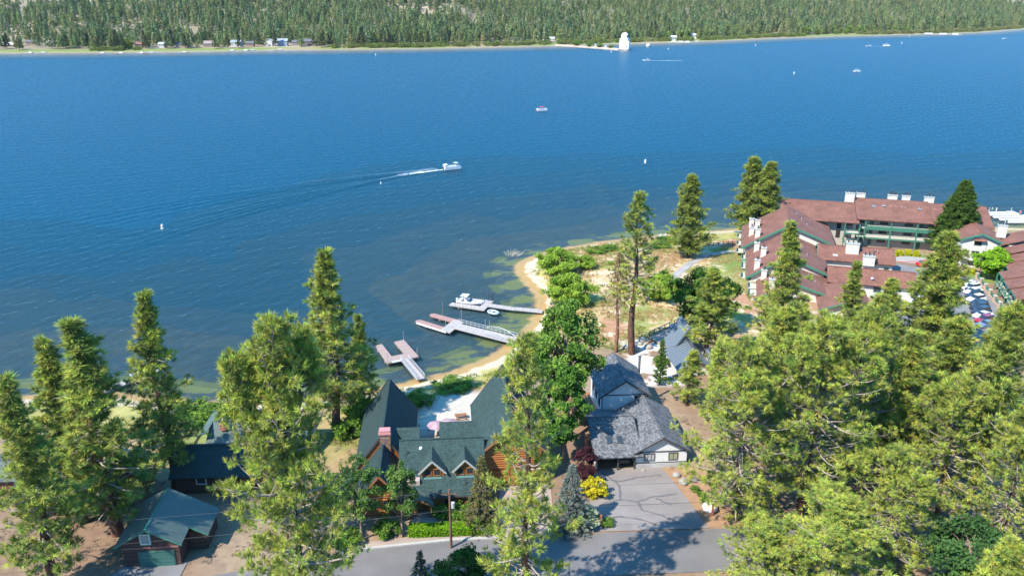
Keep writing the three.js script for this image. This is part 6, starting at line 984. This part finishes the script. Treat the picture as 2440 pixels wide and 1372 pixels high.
const row = [[wht, 0, 'white hatchback in the car row closest to the white end wall'], [wht, 1, 'white sport utility car second from the white end wall'], [wht, 0, 'white saloon between a white car and a black car'], [nav, 1, 'dark navy car between two white cars'], [wht, 1, 'white car parked next to three black cars'], [blk, 0, 'black saloon next to the white car'], [blk, 1, 'black sport utility car amid the black cars'], [nav, 1, 'black car beside the white and red cars'], [wht, 0, 'white car right beside the red sport utility car'], [[0.28, 0.015, 0.03], 1, 'dark red sport utility car in the row'], [[0.12, 0.16, 0.2], 0, 'slate blue saloon at the end of the row']];
row.forEach(([c, s, l], i) => { const z = -191.4 + i * 2.62, x = 116.2 - i * 1.04; car(c, s, l, [x, z], 200); });
car([0.5, 0.012, 0.02], 0, 'bright red saloon parked alone in the courtyard', [112.9, -208.3], 15); car(wht, 1, 'white car half hidden behind the plain white end wall', [97.2, -179.5], 190); car(wht, 0, 'white car parked by the courtyard lawn', [103.6, -213.4], 100);
car([0.4, 0.45, 0.5], 0, 'silver car in tree shade behind the picket fence', [62.5, -104], 30); car([0.1, 0.14, 0.18], 1, 'dark blue car in tree shade behind the picket fence', [57.5, -105], 20); car(blk, 1, 'black car inside the carport of the white house', [17.6, -112.4], 96);

// ---------------------------------------------------------------- marina dock with people
{
  const d = thing('marina_dock', 'long white marina dock with finger slips behind the apartments', 'dock', [172, 0, -271], 0), w = mat([0.74, 0.72, 0.7], 0.85, { map: boardTex });
  part('main_walkway', bx(6, 0.45, -0.5, 2.4, 0.4, 15), w, d); for (let i = 0; i < 5; i++) part('finger_slip', bx(0.6 + i * 0.3, 0.46 + i * 0.004, -6.4 + i * 3.1, 11 - i * 0.2, 0.42, 1.3), w, d); part('main_walkway', bx(16, 0.44, -2, 18, 0.4, 2), w, d); for (let i = 0; i < 8; i++) part('pile', cyl(-4 + i * 3.4, -2, i % 2 ? -7.4 : 6.6, 0.12, 0.12, 4, 6), M.paleTrim, d);
}
motorboat('white motorboat berthed in the marina slips', [185, 0.2, -267], 190, 6); motorboat('second white motorboat berthed beyond the marina walkway', [190, 0.2, -275.5], 170, 6.4);
{
  const body = (() => {
    const res = 40, mc = new MarchingCubes(res, mat([1, 1, 1]), false, false, 40000), seg = [[[0, 1.0, 0], [0, 1.42, 0], 0.15, 0.17], [[0, 0.95, 0], [0, 1.05, 0], 0.16, 0.15], [[-0.09, 0.92, 0], [-0.1, 0.5, 0.02], 0.1, 0.075], [[-0.1, 0.5, 0.02], [-0.1, 0.08, -0.02], 0.07, 0.05], [[0.09, 0.92, 0], [0.12, 0.5, 0.05], 0.1, 0.075], [[0.12, 0.5, 0.05], [0.12, 0.08, 0], 0.07, 0.05], [[-0.1, 0.05, 0], [-0.1, 0.05, 0.14], 0.05, 0.045], [[0.12, 0.05, 0], [0.12, 0.05, 0.16], 0.05, 0.045], [[-0.18, 1.42, 0], [-0.26, 1.12, 0.02], 0.065, 0.05], [[-0.26, 1.12, 0.02], [-0.24, 0.84, 0.1], 0.05, 0.04], [[0.18, 1.42, 0], [0.28, 1.14, 0], 0.065, 0.05], [[0.28, 1.14, 0], [0.26, 0.88, 0.14], 0.05, 0.04], [[0, 1.45, 0], [0, 1.58, 0.01], 0.06, 0.06], [[0, 1.62, 0.01], [0, 1.72, 0.02], 0.1, 0.1]];
    const dist = (p, [a, b, ra, rb]) => { const ab = [b[0] - a[0], b[1] - a[1], b[2] - a[2]], t = clamp(((p[0] - a[0]) * ab[0] + (p[1] - a[1]) * ab[1] + (p[2] - a[2]) * ab[2]) / (ab[0] ** 2 + ab[1] ** 2 + ab[2] ** 2)); return Math.hypot(p[0] - a[0] - ab[0] * t, p[1] - a[1] - ab[1] * t, p[2] - a[2] - ab[2] * t) - lerp(ra, rb, t); };
    mc.isolation = 0; const half = 0.95;
    for (let k = 0; k < res; k++) for (let j = 0; j < res; j++) for (let i = 0; i < res; i++) { const p = [(i / res * 2 - 1) * half, (j / res * 2 - 1) * half + 0.92, (k / res * 2 - 1) * half]; let s = 0; for (const q of seg) s += Math.exp(-dist(p, q) * 28); mc.field[i + j * res + k * res * res] = Math.log(s) / 28; }
    mc.update(); const n = mc.count, g = new THREE.BufferGeometry(), P = mc.positionArray.slice(0, n * 3); for (let i = 0; i < n; i++) { P[i * 3] *= half; P[i * 3 + 1] = P[i * 3 + 1] * half + 0.92; P[i * 3 + 2] *= half; }
    g.setAttribute('position', new THREE.BufferAttribute(P, 3)); g.computeVertexNormals(); const c = new Float32Array(n * 3); g.setAttribute('color', new THREE.BufferAttribute(c, 3)); return g;
  })();
  [[167.6, -277.6, [0.75, 0.75, 0.72], [0.1, 0.12, 0.2], 40, 'person in a white top standing at the tip of the marina dock'], [169.6, -277.4, [0.08, 0.09, 0.12], [0.5, 0.45, 0.4], 100, 'person in a dark top standing on the marina dock'], [170.8, -277.6, [0.1, 0.35, 0.25], [0.12, 0.12, 0.14], 10, 'person in a green top standing on the marina dock'], [172.2, -277.4, [0.7, 0.5, 0.5], [0.6, 0.58, 0.55], 200, 'person in a pink top standing on the marina dock'], [178, -273, [0.6, 0.05, 0.08], [0.1, 0.1, 0.12], 320, 'person in a red top sitting area of the marina walkway']].forEach(([x, z, top, legs, turn, l]) => {
    const g = body.clone(), p = g.attributes.position, c = g.attributes.color; for (let i = 0; i < p.count; i++) { const y = p.getY(i), arm = Math.abs(p.getX(i)) > 0.22; const k = y > 1.64 && p.getZ(i) < 0.06 ? [0.06, 0.04, 0.03] : y > 1.48 ? [0.45, 0.28, 0.2] : y > 0.95 ? (arm && y < 1.2 ? [0.45, 0.28, 0.2] : top) : y < 0.12 ? [0.2, 0.2, 0.2] : y < 0.95 && arm ? [0.45, 0.28, 0.2] : legs; c.setXYZ(i, ...k); }
    const t = thing('person', l.replace('sitting area of', 'standing on'), 'person', [x, 0.66, z], turn); part('body', g, mat([1, 1, 1], 0.8, { vertexColors: true }), t);
  });
}
// ---------------------------------------------------------------- far shore: houses, boats, trees
const farHomes = [];
function farHouse(label, x, z, w, h, d, wallC, roofC, turn) {
  farHomes.push([x, z]); const c = thing('far_house', label, 'house', [x, farY(x, z) - 0.3, z], turn);
  walls(c, { along: 'x', al: -d / 2, ar: d / 2, am: 0, b0: -w / 2, b1: w / 2, yl: h, ym: h + d * 0.28, m: mat(wallC, 0.85) }); gable(c, { along: 'x', al: -d / 2 - 0.7, ar: d / 2 + 0.7, am: 0, b0: -w / 2 - 0.7, b1: w / 2 + 0.7, yl: h - 0.15, ym: h + d * 0.3 + 0.2, m: mat(roofC, 0.9) });
  for (const k of [-0.28, 0.05, 0.3]) pane(c, w * k, h * 0.55, d / 2 + 0.03, 1.6, 1.5, { frame: M.whiteTrim, mull: 0, f: 0.14 });
}
const dG = [0.1, 0.1, 0.11], bR = [0.2, 0.12, 0.09], gB = [0.22, 0.25, 0.3];
farHouse('brown shed with a pale roof on the bare slope', -690, -1150, 14, 4, 9, [0.3, 0.22, 0.18], [0.5, 0.46, 0.42], 5); farHouse('low brown house on the bare slope', -668, -1168, 14, 4, 9, [0.26, 0.18, 0.14], dG, 0); farHouse('pale sheds at the foot of the bare slope', -640, -1170, 16, 3.5, 9, [0.6, 0.52, 0.45], [0.5, 0.42, 0.36], 4); farHouse('red barn at the edge of the far pines', -512, -1150, 9, 5, 8, [0.32, 0.1, 0.07], [0.2, 0.1, 0.08], 10); farHouse('pale cottage behind the far willow', -480, -1150, 9, 5, 8, [0.42, 0.42, 0.41], [0.3, 0.32, 0.34], -10); farHouse('long low far house with white trim', -456, -1160, 16, 4, 9, [0.25, 0.2, 0.17], dG, 0); farHouse('dark far lodge with a porch roof', -418, -1165, 18, 5, 11, [0.2, 0.16, 0.14], [0.25, 0.2, 0.18], 3); farHouse('blue grey roofed far house between pines', -385, -1172, 14, 6, 10, [0.35, 0.36, 0.37], gB, -8); farHouse('small brown far house beside the blue grey one', -366, -1172, 10, 5, 9, [0.28, 0.15, 0.1], dG, 5); farHouse('white gabled far house with a round front', -343, -1188, 11, 7, 9, [0.5, 0.47, 0.43], [0.4, 0.36, 0.33], 88); farHouse('blue far house with white balconies', -325, -1188, 14, 7, 10, [0.24, 0.28, 0.36], [0.26, 0.29, 0.36], 4); farHouse('dark roofed far house next to the blue house', -306, -1192, 12, 5, 9, [0.2, 0.18, 0.16], dG, 0); farHouse('large dark timber far lodge', -288, -1196, 18, 6, 11, [0.15, 0.12, 0.1], dG, 4); farHouse('white shed behind the far willow strip', 62, -1310, 8, 3.5, 6, [0.72, 0.72, 0.7], [0.6, 0.6, 0.6], 0);
farHouse('pale boathouse by the far sandy landing', 258, -1352, 12, 4.5, 8, [0.66, 0.6, 0.55], [0.5, 0.45, 0.42], 8); farHouse('white cottage behind the far sandy landing', 300, -1392, 10, 5, 8, [0.7, 0.7, 0.68], [0.45, 0.45, 0.48], -5);
[[545, -1535], [572, -1550], [604, -1565], [640, -1580], [668, -1592], [700, -1600], [724, -1612]].forEach(([x, z], i) => { const c = thing('camper_van', 'pale camper van on the far beach camp', 'camper', [x, farY(x, z), z], i * 23, 'campers on the far beach'); part('body', bx(0, 1.9, 0, 7.5, 2.8, 2.6), M.whiteWall, c); part('roof', bx(0, 3.4, 0, 7.6, 0.3, 2.7), M.paleTrim, c); for (const s of [-2.2, 2.2]) part('wheel', new THREE.CylinderGeometry(0.5, 0.5, 2.7, 10).rotateX(Math.PI / 2).translate(s, 0.5, 0).toNonIndexed(), tyreM, c); });
[[-624, -1083], [-609, -1084], [-529, -1077], [-505, -1078], [-480, -1082], [-470, -1086], [-430, -1094], [-377, -1124], [-360, -1128], [-352, -1131], [-318, -1141], [290, -1332]].forEach(([x, z], i) => { const s = thing('boat_dock', 'small pale boat dock on the far shore', 'dock', [x, 0, z + 4], i * 31 % 40 - 20, 'boat docks along the far shore'); part('deck', bx(0, 0.4, 0, 11, 0.5, 2.6), M.dockGrey, s); part('boat_cover', bx(2.4, 1.1, 0, 5, 1.2, 2), M.vinyl, s); });
{ const s = thing('far_marina', 'pale marina pontoons on the far shore landing', 'dock', [262, 0, -1312], -14); part('pontoon', bx(0, 0.5, 0, 34, 0.8, 4), M.rail, s); part('boat_row', [bx(-9, 1.4, -3.4, 7, 1.8, 2.4), bx(2, 1.4, -3.4, 7, 1.8, 2.4), bx(12, 1.4, -3.4, 6, 1.8, 2.4)], M.gelcoat, s); }
{ const s = thing('far_marina', 'long pale pontoon line off the far reed beds', 'dock', [795, 0, -1560], -24); part('pontoon', bx(0, 0.5, 0, 70, 1, 4), M.dockGrey, s); part('boat_row', [bx(-20, 1.6, -3.4, 14, 2.2, 2.6), bx(4, 1.6, -3.4, 12, 2.2, 2.6), bx(24, 1.6, -3.4, 10, 2.2, 2.6)], M.gelcoat, s); }

// small far conifers and round oaks: jagged crowns of loose faces
function farPineShape(seed, H, Rm, n, cA, cB) { const r = rng(seed), F = new Faces(); for (let i = 0; i < n; i++) { const t = Math.pow(r(), 0.85), a = r() * 6.2832, q = Rm * (Math.pow(1 - t, 0.8) * 0.95 + 0.06) * (0.45 + 0.6 * r()), y = H * lerp(0.14, 1, t), p = [Math.cos(a) * q, y, Math.sin(a) * q]; tuft(F, p, [Math.cos(a) * 0.5, 0.35, Math.sin(a) * 0.5], H * 0.085 * (1.25 - 0.5 * t), 3, r, mixc(cA, cB, r()), 0.8, 0.5); } return F.build(); }
function farOakShape(seed, H, Rm, n, cA, cB) { const r = rng(seed), F = new Faces(); for (let i = 0; i < n; i++) { const u = unit(r), d = 0.6 + 0.4 * r(); tuft(F, [u[0] * Rm * d, H * 0.55 + u[1] * H * 0.42 * d, u[2] * Rm * d], u, H * 0.16, 3, r, mixc(cA, cB, r()), 0.8, 0.6); } return F.build(); }
const farTrunk = cyl(0, -1, 0, 0.35, 0.18, 12, 5);
const fp = [farPineShape(1, 18, 3.4, 120, [0.05, 0.08, 0.032], [0.125, 0.15, 0.055]), farPineShape(2, 20, 3.2, 120, [0.045, 0.075, 0.035], [0.105, 0.14, 0.06]), farPineShape(3, 16, 3.6, 120, [0.065, 0.085, 0.035], [0.14, 0.155, 0.055])];
const hillMat = leafMat();
{
  // the front row of the far woods, tree by tree
  const r = rng(404), protos = [];
  const spots = []; let guard = 0;
  while (spots.length < 235 && guard++ < 6000) { const x = lerp(-800, 1050, r()), s = 16 + 34 * r() + 28 * sstep(-250, 0, x) + 20 * sstep(-100, 200, x), z = farZ(x) - s; if (x < -560 && r() < 0.45) continue; if (farHomes.some(([a, b]) => Math.abs(a - x) < 6 && z > b - 8)) continue; if (spots.some(([a, b]) => Math.hypot(a - x, b - z) < 4.2)) continue; spots.push([x, z]); }
  spots.forEach(([x, z], i) => { const k = i % 3, sc = 0.75 + 0.5 * r(); if (i < 3) { const t = thing('far_pine_tree', 'pine in the front row along the far shore', 'pine', [0, 0, 0], 0, 'front row pines along the far shore'); part('trunk', farTrunk, M.bark, t); part('crown', fp[k], hillMat, t).userData.kind = 'stuff'; protos.push(t); t.position.set(x, farY(x, z), z); t.scale.set(sc, sc, sc); } else copy(protos[k], [x, farY(x, z), z], r() * 360, null, null, [sc, sc * (0.9 + 0.2 * r()), sc]); });
  // the mass of the wood behind them
  const mass = (name, label, geo, n, seed, keep, sMin, sMax, size, tint) => { const q = rng(seed), list = []; let g = 0; while (list.length < n && g++ < n * 8) { const x = lerp(-1000, 1500, q()), s = lerp(sMin, sMax, Math.pow(q(), 1.15)), z = farZ(x) - s; if (!keep(x, z, s, q) || farHomes.some(([a, b]) => Math.abs(a - x) < 6 && z > b - 8)) continue; list.push([x, z, s]); }
    const im = new THREE.InstancedMesh(geo, hillMat, list.length), o = new THREE.Object3D(), c = new THREE.Color(); im.name = numbered(name); list.forEach(([x, z, s], i) => { const k = size * (0.5 + 0.8 * q()); o.position.set(x, farY(x, z) - 0.4, z); o.rotation.set(0, q() * 6.28, 0); o.scale.set(k * (0.85 + 0.3 * q()), k * (0.9 + 0.25 * q()), k * (0.85 + 0.3 * q())); o.updateMatrix(); im.setMatrixAt(i, o.matrix); c.setRGB(...tint(x, z, s, q)); im.setColorAt(i, c); }); shade(im); scene.add(im); tag(im, label, 'forest', null, 'stuff'); };
  const open = (x, z) => fbm(x * 0.007 + 3, z * 0.007, 3, 120), keepPine = (x, z, s, q) => { const o = open(x, z); const bare = x < -420 && s > 25 && o > 0.56 ? 0.85 : o > 0.64 ? 0.6 : 0; return q() > bare; };
  const wood = (x, z, s, q) => { const k = 1.7 + 1.5 * q(), w = q(); return w < 0.22 ? [k * 1.35, k * 1.1, k * 1.3] : [k, k, k]; };
  fp.forEach((g, k) => mass('far_forest', ['dense conifer wood behind the far shore', 'taller conifers mixed through the far wood', 'broad conifers mixed through the far wood'][k], g, 5600, 500 + k, keepPine, 26, 900, 0.98, wood));
  mass('far_oak_wood', 'lighter green oaks scattered over the far slope', farOakShape(9, 9, 4.6, 90, [0.1, 0.15, 0.05], [0.2, 0.27, 0.085]), 1700, 520, (x, z, s, q) => q() < sstep(0.42, 0.6, fbm(x * 0.01, z * 0.01, 3, 130)) * (x < 150 ? 1 : 0.35), 70, 800, 1, (x, z, s, q) => { const k = 0.7 + 0.6 * q(); return [k, k, k]; });
  mass('far_scrub', 'grey green scrub on the dry far slope', farOakShape(10, 7, 3.6, 70, [0.26, 0.26, 0.18], [0.4, 0.39, 0.28]), 8000, 530, (x, z, s, q) => q() < (x > -100 ? 0.95 : 0.35), 110, 900, 1, (x, z, s, q) => { const k = 0.8 + 0.4 * q(); return [k, k, k]; });
  mass('shore_willows', 'pale green willow strip along the far waterline', farOakShape(11, 5, 3.6, 80, [0.12, 0.17, 0.04], [0.24, 0.28, 0.07]), 1500, 540, (x, z, s, q) => (x > -250 && x < 520) || (x > 640) || (x > -560 && x < -500), 7, 26, 1, (x, z, s, q) => { const k = 0.75 + 0.4 * q(); return [k * (x > 600 ? 1.15 : 1), k, k * (x > 600 ? 1.5 : 1)]; });
  mass('shore_poplars', 'bright green trees round the far landing', farOakShape(12, 11, 4.4, 90, [0.1, 0.17, 0.03], [0.2, 0.27, 0.05]), 90, 550, (x, z, s, q) => (x > 230 && x < 330) || (x > 520 && x < 760) || (x > -535 && x < -515), 22, 60, 1, (x, z, s, q) => { const k = 0.75 + 0.5 * q(); return [k, k, k]; });
}
scene.traverse((o) => { if (o.isMesh) shade(o); });
renderer.render(scene, camera);
